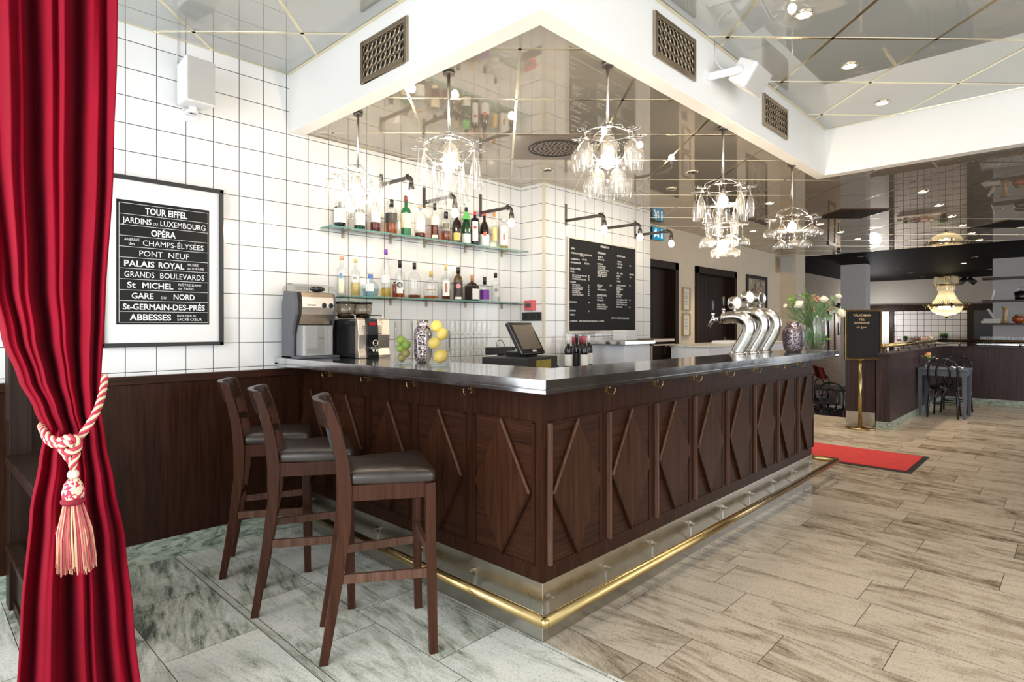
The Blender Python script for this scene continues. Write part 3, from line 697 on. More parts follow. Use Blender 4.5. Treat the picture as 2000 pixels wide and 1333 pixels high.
def checker_mat():
    m, nt, b = new_mat('woven_tassel_head'); tc = nt.nodes.new('ShaderNodeTexCoord'); v = nt.nodes.new('ShaderNodeTexVoronoi'); v.inputs['Scale'].default_value = 130
    L(nt, tc.outputs['Object'], v.inputs[0]); s = nt.nodes.new('ShaderNodeSeparateColor'); L(nt, v.outputs['Color'], s.inputs[0])
    r = ramp(nt, s.outputs[0], [(0.49, (0.75, 0.62, 0.45)), (0.51, (0.50, 0.03, 0.07))]); L(nt, r, b.inputs['Base Color']); b.inputs['Roughness'].default_value = 0.8
    bump(nt, b, v.outputs['Distance'], 0.4, 0.002); return m
hd.build('tassel_head', checker_mat(), tb)
MB().lathe([(17 / pxm, -6 / pxm), (21 / pxm, -2 / pxm), (21 / pxm, 3 / pxm), (17 / pxm, 6 / pxm)], tp(979), 18).build('tassel_collar', plain('dark_red_collar', (0.22, 0.005, 0.02), 0.8), tb)
random.seed(4); fr1, fr2 = MB(), MB()
for k in range(170):
    a = random.uniform(0, 2 * math.pi); rr = math.sqrt(random.uniform(0.25, 1))
    r0, r1 = 16 / pxm * rr, 36 / pxm * rr; y1 = random.uniform(1095, 1118)
    d = FW * math.cos(a) * 0.8 + RT * math.sin(a)
    p0 = tp(980) + d * r0; p2 = tp(y1, 150) + d * r1; pm = (p0 + p2) / 2 + d * (5 / pxm) + Vector((random.uniform(-1, 1), random.uniform(-1, 1), 0)) * 0.002
    (fr1 if random.random() < .55 else fr2).tube([p0, pm, p2], .0021, 4)
fr2.tube([tp(1010, 120), tp(1035, 114), tp(1045, 108), tp(1030, 110)], .001, 4)
fo = fr1.build('tassel_fringe', plain('peach_thread', (0.74, 0.40, 0.25), 0.8, scale=60), tb); fr2.build('red_threads', plain('rose_thread', (0.55, 0.10, 0.12), 0.8, scale=60), fo)

# ------------------------------------------------------------------ vestibule rail, post and mat behind the curtain
ps = thing('vestibule_rail', 'dark wooden low partition with ribbed post partly behind the red curtain', 'partition', (0.42, 3.3, 0))
b = MB(); b.box(.375, .465, 3.78, 3.90, 0, 3.1)
for i in range(4): b.box(.37, .475, 3.785 + .03 * i, 3.80 + .03 * i, .93, 3.1)
b.build('post', M['door_wood'], ps, bevel=.004)
b = MB(); b.box(.36, .48, 2.86, 3.78, .72, .765); b.box(.375, .465, 2.86, 3.78, .69, .72); b.box(.36, .50, 2.86, 3.78, .30, .335); b.build('handrail', M['door_wood'], ps, bevel=.005)
b = MB(); b.box(.40, .44, 2.86, 3.78, 0.02, .30); b.box(.39, .47, 2.86, 3.9, 0, .05); b.build('lower_panel', M['door_wood'], ps)
MB().box(.415, .425, 2.86, 3.78, .335, .69).build('glass_pane', M['clear'], ps)
mt = thing('door_mat', 'black ribbed rubber door mat on the floor at the lower left', 'mat', (-.15, 2.6, 0))
b = MB(); b.box(-.6, .24, 2.0, 2.85, 0.001, .008); b.build('mat_base', M['black'], mt)
b = MB()
for i in range(26): b.box(-.6 + .032 * i, -.585 + .032 * i, 2.0, 2.85, .008, .018)
b.build('ribs', M['black'], mt)
b = MB(); b.box(.235, .25, 2.0, 2.85, 0.001, .012); b.box(-.6, .25, 2.85, 2.865, 0.001, .012); b.build('mat_edge', M['steel'], mt)

# ------------------------------------------------------------------ framed street-name poster
YQ = YW - 0.022
def q1(x, y): p = on_y(215 + x / 4.76, 370 + y / 4.76, YQ); return p.x, p.z
px = lambda x: q1(x, 650)[0]
bx0, bx1 = px(57), px(921); bzt, bzb = q1(57, 85)[1], q1(57, 1258)[1]
fx1 = on_y(434.5, 500, YQ).x; fx0 = bx0 - (fx1 - bx1); fzt, fzb = on_y(434.5, 373, YQ).z, on_y(434.5, 674, YQ).z
pic = thing('framed_poster', 'framed black poster of white Paris place names on the tiled wall', 'poster', ((fx0 + fx1) / 2, YQ, fzb))
b = MB(); fwid = .022
for a, e, c_, d_ in ((fx0, fx0 + fwid, fzb, fzt), (fx1 - fwid, fx1, fzb, fzt), (fx0, fx1, fzt - fwid, fzt), (fx0, fx1, fzb, fzb + fwid)): b.box(a, e, YQ - .018, YW - .001, c_, d_)
b.build('frame', M['black'], pic, bevel=.002)
MB().box(fx0 + .01, fx1 - .01, YQ, YW - .003, fzb + .01, fzt - .01).build('mat_board', M['paper'], pic)
sheet = MB().box(bx0, bx1, YQ - .001, YQ, bzb, bzt).build('print', plain('poster_black', (0.009, 0.009, 0.008), 0.3, var=0.3, spec=0.12), pic)
t = MB(); U, V = Vector((1, 0, 0)), Vector((0, 0, 1)); yt = YQ - .0018
ix0, ix1 = px(82), px(910); izt, izb = bzt - .018, bzb + .013; rh = (izt - izb) / 11
lt = .0022
for k in range(12): t.add([(ix0, yt, izt - rh * k - lt / 2), (ix1, yt, izt - rh * k - lt / 2), (ix1, yt, izt - rh * k + lt / 2), (ix0, yt, izt - rh * k + lt / 2)], [(0, 1, 2, 3)])
for x in (ix0, ix1): t.add([(x - lt / 2, yt, izb), (x + lt / 2, yt, izb), (x + lt / 2, yt, izt), (x - lt / 2, yt, izt)], [(0, 1, 2, 3)])
def row(k, body, x0, x1, h=.55, base=.22, bold=.012):
    a, e = px(x0), px(x1); text(t, body, ((a + e) / 2, yt, izt - rh * (k + 1) + rh * base), U, V, rh * h, e - a, 'C', bold)
for a in ((0, 'TOUR EIFFEL', 325, 717, .62, .18, .03), (1, 'JARDINS', 112, 383, .55, .2, .01), (1, 'DU', 400, 443, .26, .2, 0), (1, 'LUXEMBOURG', 467, 885, .55, .2, .01),
          (2, 'OPÉRA', 380, 610, .60, .16, .03), (3, 'AVENUE', 130, 272, .27, .55, 0), (3, 'des', 172, 228, .26, .18, 0), (3, 'CHAMPS-ÉLYSÉES', 304, 868, .52, .2, 0),
          (4, 'PONT', 272, 490, .55, .2, 0), (4, 'NEUF', 543, 735, .55, .2, 0), (5, 'PALAIS', 130, 412, .56, .2, .02), (5, 'ROYAL', 450, 688, .56, .2, .02), (5, 'MUSÉE', 722, 820, .24, .56, 0), (5, 'du LOUVRE', 720, 870, .24, .2, 0),
          (6, 'GRANDS', 132, 411, .55, .2, .005), (6, 'BOULEVARDS', 465, 875, .55, .2, .005), (7, 'St', 157, 238, .55, .22, .02), (7, 'MICHEL', 300, 587, .56, .2, .02), (7, 'NÔTRE DAME', 635, 848, .24, .56, 0), (7, 'de PARIS', 633, 777, .24, .2, 0),
          (8, 'GARE', 200, 403, .55, .22, .015), (8, 'DU', 472, 520, .24, .24, 0), (8, 'NORD', 590, 785, .55, .22, .015), (9, 'St-GERMAIN-DES-PRÉS', 117, 880, .55, .2, .02),
          (10, 'ABBESSES', 180, 567, .58, .2, .025), (10, 'BASILIQUE du', 624, 795, .22, .56, 0), (10, 'SACRÉ-CŒUR', 624, 852, .26, .18, .005)): row(*a)
t.build('lettering', M['letters'], sheet)

# ------------------------------------------------------------------ loudspeakers
def speaker(name_label, c, w, h, d, Mx, brk):
    t = thing('loudspeaker', name_label, 'speaker', c)
    b = MB(); vs = []; c = Vector(c)
    for y, k in ((d / 2, .82), (-d / 2 + .02, 1.0), (-d / 2, .97)):
        for sx, sz in ((-1, -1), (1, -1), (1, 1), (-1, 1)): vs.append(c + Mx @ Vector((sx * w / 2 * k, y, sz * h / 2 * (k * .5 + .5))))
    b.add(vs, [(0, 1, 2, 3), (11, 10, 9, 8)] + [(4 * i + k, 4 * i + 4 + k, 4 * i + 4 + (k + 1) % 4, 4 * i + (k + 1) % 4) for i in range(2) for k in range(4)])
    b.build('cabinet', M['white_plastic'], t, bevel=.012)
    g = MB(); g.obox(c + Mx @ Vector((0, -d / 2 - .003, 0)), (w * .92, .006, h * .93), Mx); g.build('grille', plain('speaker_cloth', (0.50, 0.49, 0.47), 0.7, var=.1, scale=300), t, bevel=.003)
    k = MB(); brk(k, c, Mx); k.build('bracket', M['white_plastic'], t)
    return t
s0 = on_y(391, 154, 3.77); 
def brk1(k, c, Mx):
    k.box(c.x - .03, c.x + .03, c.y + .03, YW - .001, c.z - .165, c.z - .145); k.box(c.x - .04, c.x + .04, YW - .012, YW - .001, c.z - .20, c.z + .05); k.cyl((c.x, c.y + .03, c.z - .165), (c.x, c.y + .03, c.z - .10), .02)
    k.tube([(c.x - .05, YW - .01, c.z + .08), (c.x - .07, YW - .008, c.z + .14), (c.x - .06, YW - .006, ZO)], .003, 5)
speaker('white wall loudspeaker above the framed poster', (s0.x, 3.86, s0.z - .01), .17, .27, .18, rotz(R(4)), brk1)
Y0 = 1.64
sp = on_y(1463, 150, Y0 - .17)
va_ = (RT * .093 - UP * .076 - FW * .062) * .96; vb_ = (RT * .21 + UP * .034 + FW * .275) * .96; vc_ = (RT * -.064 - UP * .132 + FW * .065) * .96
sp = dep(1481, 120, 3.45) + (vb_ + vc_ - va_) / 2
fa_ = va_.normalized(); fc_ = vc_.copy(); fc_ = (fc_ - fa_ * fc_.dot(fa_)).normalized(); fb_ = (-fa_).cross(-fc_)
Ms = Matrix((fb_, -fa_, -fc_)).transposed()
def brk2(k, c, Mx):
    sg_ = -1 if (Mx @ Vector((1, 0, 0))).dot(RT) > 0 else 1
    a = c + Mx @ Vector((sg_ * .172, .01, 0)); w0 = Vector((a.x - .03, Y0 - .004, a.z + .0))
    k.beam(a, w0, .045, .008, up=(1, 0, 0)); k.obox(w0, (.09, .008, .06)); k.cyl(a - Mx @ Vector((.006 * sg_, 0, 0)) * -1, a - Mx @ Vector((.02 * sg_, 0, 0)), .018)
    k.tube([c + Vector((-.08, .08, .02)), c + Vector((-.13, .13, .06)), Vector((c.x - .12, Y0 - .005, c.z + .12)), Vector((c.x - .12, Y0 - .005, ZO))], .004, 5)
speaker('white loudspeaker tilted on a bracket on the white beam', sp, .334, .154, .13, Ms, brk2)
pv = on_x(1524, 520, 11.70)
def brk3(k, c, Mx):
    k.box(c.x + .05, 11.749, c.y - .02, c.y + .02, c.z - .02, c.z + .02); k.tube([c + Vector((.03, .07, .12)), (11.74, c.y + .08, c.z + .25), (11.74, c.y + .08, ZI)], .005, 5)
speaker('small white loudspeaker on the pale pier behind the beer taps', (11.60, 3.98, pv.z), .20, .30, .16, rotz(R(-75)), brk3)

# ------------------------------------------------------------------ bronze grilles in the beams
def grille(label, p0, p1, z0, z1, nrm):
    p0, p1 = Vector((p0[0], p0[1], 0)), Vector((p1[0], p1[1], 0)); u = (p1 - p0).normalized(); wd = (p1 - p0).length; n = Vector(nrm)
    t = thing('air_grille', label, 'vent', (p0 + p1) / 2 + UP * z0, group='bronze air grilles in the white beams')
    P = lambda a, z, d: p0 + u * a + UP * z + n * d
    fr = MB()
    for a, e, c_, d_ in ((0, .028, z0, z1), (wd - .028, wd, z0, z1), (.028, wd - .028, z0, z0 + .028), (.028, wd - .028, z1 - .028, z1)):
        fr.prism([P(a, c_, 0), P(e, c_, 0), P(e, d_, 0), P(a, d_, 0)], n * .014)
    fr.build('frame', M['bronze'], t, bevel=.003)
    bk = MB(); bk.prism([P(.02, z0 + .02, .001), P(wd - .02, z0 + .02, .001), P(wd - .02, z1 - .02, .001), P(.02, z1 - .02, .001)], n * .001); bk.build('backing', M['black'], t)
    g = MB(); nx = 9; nz = 4; sx = (wd - .056) / nx; sz = (z1 - z0 - .056) / nz
    Mx = Matrix((u, UP, n)).transposed()
    for i in range(nx):
        for j in range(nz): g.ring(P(.028 + sx * (i + .5), z0 + .028 + sz * (j + .5), .006), min(sx, sz) * .46, .0055, 10, 4, Mx @ Matrix.Diagonal((sx / min(sx, sz), sz / min(sx, sz), 1)))
    for j in range(1, nz): g.prism([P(.028, z0 + .028 + sz * j - .002, .003), P(wd - .028, z0 + .028 + sz * j - .002, .003), P(wd - .028, z0 + .028 + sz * j + .002, .003), P(.028, z0 + .028 + sz * j + .002, .003)], n * .004)
    for i in range(1, nx): g.prism([P(.028 + sx * i - .002, z0 + .028, .003), P(.028 + sx * i + .002, z0 + .028, .003), P(.028 + sx * i + .002, z1 - .028, .003), P(.028 + sx * i - .002, z1 - .028, .003)], n * .004)
    g.build('grate', M['bronze'], t)
grille('bronze air grille on the short white beam nearest the tiled wall', (1.887, 3.039), (1.887, 2.582), 2.815, 3.057, (-1, 0, 0))
grille('bronze air grille on the long white beam nearest the beam corner', (2.787, 1.64), (3.256, 1.64), 2.84, 3.083, (0, -1, 0))
grille('bronze air grille on the long white beam below the tilted loudspeaker', (4.29, 1.64), (4.775, 1.64), 2.84, 3.07, (0, -1, 0))

# ------------------------------------------------------------------ downlights
def downlight(x, y, z, label, lit=True, group=None, power=0):
    t = thing('downlight', label, 'ceiling light', (x, y, z), group=group)
    MB().ring((x, y, z - .003), .045, .008, 20, 6).build('brass_ring', M['brass_trim'], t)
    MB().lathe([(.04, -.002), (.036, -.010), (1e-6, -.012)], (x, y, z), 18, caps=False).build('lamp_lens', M['downlight'] if lit else M['gloss_black'], t)
    if power:
        d = bpy.data.lights.new('downlight_beam', 'SPOT'); d.energy = power; d.spot_size = R(95); d.spot_blend = .6; d.color = (1, .84, .64); d.shadow_soft_size = .04
        o = bpy.data.objects.new('downlight_beam', d); COL.objects.link(o); o.location = (x, y, z - .03)
for i, lb in enumerate(('topmost of the three lit downlights in the upper ceiling', 'middle one of the three lit downlights in the upper ceiling', 'lowest in view of the three lit downlights in the upper ceiling')):
    downlight(3.517 + .907 * i, 1.115, ZO, lb, power=34, group='halogen downlights in the upper ceiling')
ordn = ['first', 'second', 'third', 'fourth', 'fifth', 'sixth']
for i in range(6): downlight(7.2 + .93 * i, 1.15, ZI, '%s lit downlight of the right row in the smoked ceiling, counted from the white beam' % ordn[i], power=30, group='halogen downlights in the smoked ceiling')
for i in range(4): downlight(8.53 + .925 * i, 2.50, ZI, '%s lit downlight of the left row in the smoked ceiling, counted from the bar' % ordn[i], power=60, group='halogen downlights in the smoked ceiling')
downlight(6.69, 2.478, ZI, 'lit downlight in the smoked ceiling between the third and last glass chandelier', power=60)
downlight(8.49, 3.38, ZI, 'lit downlight in the smoked ceiling near the cream wall picture', power=70)
downlight(3.93, 3.35, ZI, 'unlit brass-ringed downlight beside the brown ceiling diffuser', lit=False)
downlight(4.87, 2.473, ZI, 'unlit brass-ringed downlight behind the wine goblet chandelier', lit=False)
downlight(5.32, 2.92, ZI, 'unlit brass-ringed downlight above the blue exit sign', lit=False)
# ceiling diffusers fitted into lattice cells
def diffuser(u, v, label, slots):
    q = math.sqrt(.5); cu = 2.905 + .643 * (u + .5); cv = .095 + .64 * (v + .5)
    c = Vector(((cu + cv) * q, (cu - cv) * q, ZI)); Mx = rotz(R(45))
    t = thing('ceiling_vent', label, 'vent', c)
    MB().obox(c - UP * .003, (.615, .615, .006), Mx).build('plate', plain('vent_brown', (0.17, 0.12, 0.09), 0.35, var=.1), t)
    h = MB()
    if not slots:
        h.ring(c - UP * .007, .20, .006, 32, 6)
        for rr, n in ((.03, 6), (.065, 12), (.10, 18), (.135, 24), (.17, 30)):
            for k in range(n): h.lathe([(.009, 0), (.009, -.002)], c + Vector((rr * math.cos(2 * math.pi * k / n), rr * math.sin(2 * math.pi * k / n), -.007)), 8)
    else:
        for k in range(13): h.obox(c + Mx @ Vector((0, -.27 + .045 * k, -.008)), (.56, .012, .01), Mx)
    h.build('perforations' if not slots else 'slats', M['black'], t)
diffuser(2, 0, 'brown square ceiling diffuser with round perforations above the bar', False)
diffuser(6, 6, 'dark slatted ceiling vent between the bar end and the white pillar', True)
diffuser(7, 10, 'dark slatted ceiling vent in the smoked ceiling at the right edge', True)
# ------------------------------------------------------------------ glass shelves and wall lamps on the bottle wall
M['shelf_glass'] = glass('green_edged_glass', (0.86, 0.95, 0.92), 1.5, 0.0, 1.2)
M['shelf_edge'] = plain('glass_edge_green', (0.10, 0.30, 0.25), 0.2, var=.1)
def glass_shelf(label, x0, x1, z, bx):
    t = thing('glass_shelf', label, 'shelf', ((x0 + x1) / 2, YW - .08, z))
    MB().box(x0, x1, 3.812, YW - .002, z, z + .008).build('pane', M['shelf_glass'], t)
    e = MB(); e.box(x0, x1, 3.810, 3.812, z, z + .008); e.box(x0 - .002, x0, 3.81, YW - .002, z, z + .008); e.build('front_edge', M['shelf_edge'], t)
    for x in bx:
        b = MB(); b.box(x - .012, x + .012, 3.86, YW - .001, z - .006, z - .0005); b.box(x - .012, x + .012, YW - .006, YW - .001, z - .05, z)
        b.build('bracket', plain('tan_bracket', (0.36, 0.30, 0.23), 0.35, 0.6) if 'brk' not in M else M['brk'], t)
M['brk'] = plain('tan_bracket', (0.36, 0.30, 0.23), 0.35, 0.6)
ZU, ZL = 2.106, 1.613
xj = on_y(763, 466, YW).x
glass_shelf('upper glass shelf, left pane, carrying spirit bottles', 2.12, xj + .02, ZU, [2.30, 2.72])
glass_shelf('upper glass shelf, right pane, carrying spirit bottles', xj + .025, 4.19, ZU + .001, [3.06, 3.52, 3.98])
glass_shelf('lower glass shelf carrying spirit bottles below the long upper shelf', 2.25, 4.20, ZL, [2.72, 3.08, 3.52, 3.98])

def pipe_lamp(label, X, Y, ztop, zbot, zarm, out, bulb_dir=1, group='black pipe lamps'):
    """wall strip, pipe arm reaching into the room, elbow, socket and bare bulb"""
    t = thing('pipe_lamp', label, 'lamp', (X, Y, zarm), group=group)
    b = MB(); b.box(X - .014, X + .014, Y - .008, Y - .0005, zbot, ztop); b.build('wall_strip', M['iron'], t, bevel=.001)
    e = Vector((X, Y - out, zarm)); r = .0145; P = [Vector((X, Y - .004, zarm)), e]
    for k in range(1, 7): a = R(15 * k); P.append(e + Vector((0, -.04 * math.sin(a), -.04 * (1 - math.cos(a)))))
    P.append(e + Vector((0, -.04, -.055)))
    b = MB().tube(P, r, 10); b.ring(e + Vector((0, .01, 0)), .018, .006, 12, 6, Matrix.Rotation(R(90), 3, 'X')); b.obox(e + Vector((0, .012, .022)), (.012, .03, .008)); b.build('pipe_arm', M['iron'], t)
    s = e + Vector((0, -.04, -.055)); MB().lathe([(.021, -.05), (.023, -.03), (.020, -.005), (.015, .004)], s, 12).build('socket', M['iron'], t)
    MB().ball(s + Vector((0, 0, -.085)), .030, 14, 10, sc=(1, 1, 1.2)).build('bulb', M['bulb_white'], t)
M['bulb_white'] = glow('bare_bulb', (1.0, 0.84, 0.62), 110)
def c5(x, y): return 600 + x / 4.444, 350 + y / 4.444
# against the bottle wall
for (x, yt, yb, ya), lb in (((640, -40, 85, 55), 'black pipe lamp over the upper glass shelf, half hidden by the first glass chandelier'),
                            ((1012, 75, 250, 205), 'black pipe lamp over the upper glass shelf, behind the flute chandelier'),
                            ((1502, 135, 330, 295), 'black pipe lamp over the right end of the upper glass shelf')):
    X = on_y(*c5(x, 100), YW).x; zt = on_y(*c5(x, yt), YW).z; zb = on_y(*c5(x, yb), YW).z; za = on_y(*c5(x, ya), YW).z
    pipe_lamp(lb, X, YW, zt, zb, za, .36)
def c1p(x, y): return 1080 + x / 8.333, 380 + y / 8.333
for (x, yt, yb, ya), lb in (((208, 155, 505, 430), 'black pipe lamp above the left edge of the price board'),
                            ((805, 300, 630, 560), 'black pipe lamp above the middle of the price board'),
                            ((1333, 425, 725, 668), 'black pipe lamp above the right edge of the price board')):
    X = on_y(*c1p(x, 300), YP).x; zt = on_y(*c1p(x, yt), YP).z; zb = on_y(*c1p(x, yb), YP).z; za = on_y(*c1p(x, ya), YP).z
    pipe_lamp(lb, X, YP, zt, zb, za, .42)

# ------------------------------------------------------------------ bottles
def tglass(name, col, rough=0.0): return glass(name, col, 1.5, rough, 1.1)
LQ = {'amber': tglass('amber_spirit', (0.75, 0.36, 0.10)), 'dark_amber': tglass('dark_amber_spirit', (0.50, 0.17, 0.05)), 'rum': tglass('red_rum', (0.45, 0.10, 0.04)),
      'yellow': tglass('yellow_liqueur', (0.85, 0.72, 0.16)), 'pale': tglass('pale_yellow_spirit', (0.93, 0.84, 0.52)), 'clearl': tglass('clear_spirit', (0.92, 0.95, 0.95)), 'blue': tglass('pale_blue_spirit', (0.76, 0.88, 0.93)),
      'purple': plain('purple_label', (0.16, 0.03, 0.30), .5)}
BG = {'clear': M['clear'], 'dark': plain('dark_bottle_glass', (0.020, 0.010, 0.006), 0.07, var=.2), 'black': plain('black_bottle_glass', (0.006, 0.006, 0.007), 0.07),
      'green': plain('green_bottle_glass', (0.015, 0.14, 0.045), 0.08, var=.2), 'dgreen': plain('deep_green_bottle_glass', (0.012, 0.055, 0.02), 0.07, var=.2), 'brown': plain('brown_bottle_glass', (0.10, 0.055, 0.012), 0.07, var=.2),
      'bluish': tglass('bluish_glass', (0.80, 0.91, 0.94))}
PC = {}
def paint(col, rough=.5):
    k = (col, rough)
    if k not in PC: PC[k] = plain('paint_%02d' % len(PC), col, rough, var=.03)
    return PC[k]
WHITE, CREAM, BLACKC = (0.82, 0.81, 0.78), (0.78, 0.70, 0.50), (0.012, 0.012, 0.012)
CAMDIR = R(180 + 52)
def bottle(label, c, r, H, body='clear', liquid=None, fill=.5, cap=BLACKC, cap_h=.14, neck=.32, shoulder=.55, sh=.12, lab=None, lab_z=(.12, .5), lab_arc=70, square=False, extra=None, group=None, cat='bottle', lab2=None, taper=1.0, n=18):
    """neck: neck radius / body radius; shoulder: height fraction where the body ends; sh: shoulder height fraction; cap_h: cap length fraction"""
    t = thing('bottle', label, cat, c, group=group); c = Vector(c)
    rn = r * neck; zs, zn = H * shoulder, H * (shoulder + sh)
    pf = [(r * taper * .93, 0), (r * taper, H * .02)]
    pf += [(r, zs)] + [(rn + (r - rn) * math.cos(math.pi / 2 * k / 5) ** 1.2, zs + (zn - zs) * math.sin(math.pi / 2 * k / 5)) for k in range(1, 6)] + [(rn, H * (1 - cap_h * .5)), (rn * 1.0, H - .004)]
    nn = 4 if square else n; Mx = rotz(R(45)) if square else None
    k = 1.25 if square else 1.0
    b = MB().lathe([(q * (k if i < 3 else 1), z) for i, (q, z) in enumerate(pf)], c, nn, 0, Mx, smooth=not square)
    b.build('body', BG[body], t, bevel=r * .18 if square else 0)
    if liquid:
        zl = H * fill; lp = [(r * .9 * taper * k, .006), (r * .92 * k, min(zl, zs))]
        if zl > zs: lp.append((max(rn * .9, r * .92 * (1 - (zl - zs) / (zn - zs + 1e-6) * .5)), zl))
        MB().lathe(lp, c, nn, 0, Mx, smooth=not square).build('liquid', LQ[liquid], t)
    rc_ = max(rn * 1.12, .011)
    MB().lathe([(rc_, H * (1 - cap_h)), (rc_, H - .002), (rc_ * .9, H)], c, 14).build('cap', paint(cap, .35), t)
    def lb(col, za, zb, arc, name='label'):
        m = MB(); 
        def fn(u, v):
            a = CAMDIR + R(arc) * (2 * u - 1); z = H * (za + (zb - za) * v)
            rr = r * (taper + (1 - taper) * min(1, z / zs)) * 1.015 + .0006
            if z > zn - .004: rr = rn * 1.03 + .0006
            if square:
                q = Vector((-1, -1, 0)).normalized()
                return c + Vector((r * .72 * (2 * u - 1), -r * .885 - .001, z))
            return c + Vector((rr * math.cos(a), rr * math.sin(a), z))
        m.sheet(fn, 10 if not square else 1, 1); m.build(name, col if not isinstance(col, tuple) else paint(col), t)
    if lab: lb(lab, lab_z[0], lab_z[1], lab_arc)
    if lab2: lb(lab2[0], lab2[1], lab2[2], lab2[3] if len(lab2) > 3 else 40, 'emblem')
    if extra: extra(t, c, r, H)
    return t
YBOT = 3.885
def shelf_bottle(spec, zb, grp):
    x0, x1, yt, lb, kw = spec
    xc = (x0 + x1) / 2; p = on_y(*c5(xc, yt), YBOT); D = (p - CAMP).dot(FW); r = (x1 - x0) / 4.444 / F * D / 2
    H = p.z - zb
    kw = dict(kw)
    if kw.get('square'): r *= .9
    return bottle(lb, (p.x, YBOT, zb), r, H, group=grp, **kw)
GU, GL = 'spirit bottles on the upper glass shelf', 'spirit bottles on the lower glass shelf'
def disc(col, zf, rad, face='emblem'):
    def fn(t, c, r, H):
        m = MB(); a = CAMDIR; n = Vector((math.cos(a), math.sin(a), 0)); u = Vector((-n.y, n.x, 0)); o = c + n * (r * 1.04 + .002) + UP * H * zf
        m.add([o + u * (rad * r * math.cos(2 * math.pi * k / 16)) + UP * (rad * r * math.sin(2 * math.pi * k / 16)) for k in range(16)], [tuple(range(16))])
        m.build(face, paint(col), t)
    return fn
def lettered(word, zf, hf, wf, col=(0.05, 0.04, 0.04)):
    def fn(t, c, r, H):
        m = MB(); a = CAMDIR; n = Vector((math.cos(a), math.sin(a), 0)); u = Vector((-n.y, n.x, 0))
        text(m, word, c + n * (r * 1.05 + .003) + UP * H * zf, u, UP, H * hf, r * wf); m.build('lettering', paint(col), t)
    return fn
def multi(*fs):
    def fn(*a):
        for f_ in fs: f_(*a)
    return fn
U = [
 (235, 335, 195, 'dark round-shouldered bottle with a big white label, first on the upper shelf', dict(body='black', cap=BLACKC, lab=WHITE, lab_z=(.18, .72), lab_arc=85, shoulder=.74, sh=.08, neck=.3)),
 (408, 500, 205, 'dark green bottle with white label, second on the upper shelf', dict(body='dgreen', cap=(.25, .32, .12), lab=WHITE, lab_z=(.16, .62), lab_arc=85, shoulder=.64, sh=.14, neck=.3)),
 (545, 635, 200, 'reddish rum bottle with white upper label on the upper shelf', dict(liquid='rum', fill=.32, cap=(.5, .2, .1), lab=WHITE, lab_z=(.32, .66), lab_arc=80, shoulder=.66, sh=.1)),
 (680, 780, 178, 'broad whiskey bottle with a black label and tall black cap', dict(liquid='amber', fill=.40, cap=BLACKC, cap_h=.21, lab=(.03, .025, .022), lab_z=(.32, .6), lab_arc=85, shoulder=.62, sh=.12, neck=.36)),
 (815, 900, 146, 'green whiskey bottle with cream label and dark red cap', dict(body='green', cap=(.20, .03, .03), cap_h=.14, lab=CREAM, lab_z=(.2, .56), lab_arc=75, shoulder=.58, sh=.14, neck=.34)),
 (930, 1030, 235, 'clear bottle with white label and low amber left, beside the green whiskey', dict(liquid='rum', fill=.16, cap=(.62, .45, .28), cap_h=.06, lab=WHITE, lab_z=(.22, .56), lab_arc=50, shoulder=.68, sh=.1, neck=.42, lab2=((.2, .3, .55), .82, .9, 30))),
 (1070, 1145, 205, 'amber bottle with cream label and tall dark cap on the upper shelf', dict(liquid='dark_amber', fill=.60, cap=BLACKC, cap_h=.2, lab=CREAM, lab_z=(.40, .62), lab_arc=75, shoulder=.62, sh=.1, neck=.36, lab2=(CREAM, .04, .13, 40))),
 (1165, 1245, 285, 'small clear bottle with amber liquor under a pipe lamp bulb', dict(liquid='amber', fill=.35, cap=BLACKC, cap_h=.22, lab=(.12, .10, .08), lab_z=(.42, .6), lab_arc=40, shoulder=.66, sh=.12, neck=.4)),
 (1258, 1338, 250, 'dark bottle with gold cap and amber oval label', dict(body='dark', cap=(.62, .46, .16), cap_h=.22, lab=(.72, .48, .14), lab_z=(.06, .28), lab_arc=45, shoulder=.42, sh=.26, neck=.34)),
 (1343, 1418, 246, 'green-necked bitters bottle with black cap and white lower label', dict(body='dgreen', cap=BLACKC, cap_h=.11, lab=WHITE, lab_z=(.03, .28), lab_arc=75, shoulder=.42, sh=.26, neck=.34, lab2=((.15, .55, .15), .66, .88, 180))),
 (1420, 1490, 284, 'black bottle with red cap and white label with a red emblem', dict(body='black', cap=(.72, .05, .06), cap_h=.1, lab=WHITE, lab_z=(.12, .70), lab_arc=45, shoulder=.76, sh=.06, neck=.34, extra=multi(disc((.65, .08, .07), .52, .4), disc((.12, .12, .2), .52, .22, 'emblem_centre')))),
 (1495, 1580, 295, 'dark tapering liqueur bottle with white label and red seal', dict(body='dark', cap=(.45, .06, .05), cap_h=.09, lab=WHITE, lab_z=(.02, .36), lab_arc=70, shoulder=.30, sh=.45, neck=.3, extra=disc((.75, .08, .06), .36, .38, 'seal'))),
 (1600, 1650, 280, 'slim clear bottle with orange label and cork behind the right pipe lamp', dict(liquid='clearl', fill=.6, cap=(.70, .40, .16), cap_h=.14, lab=(.85, .55, .22), lab_z=(.2, .56), lab_arc=60, shoulder=.7, sh=.1, neck=.5)),
 (1665, 1745, 345, 'clear bottle with white and red label, last on the upper shelf', dict(liquid='pale', fill=.3, cap=WHITE, cap_h=.1, lab=WHITE, lab_z=(.12, .75), lab_arc=80, shoulder=.76, sh=.08, neck=.4, lab2=((.6, .15, .12), .3, .5, 14))),
]
for s_ in U: shelf_bottle(s_, ZU + .0095, GU)
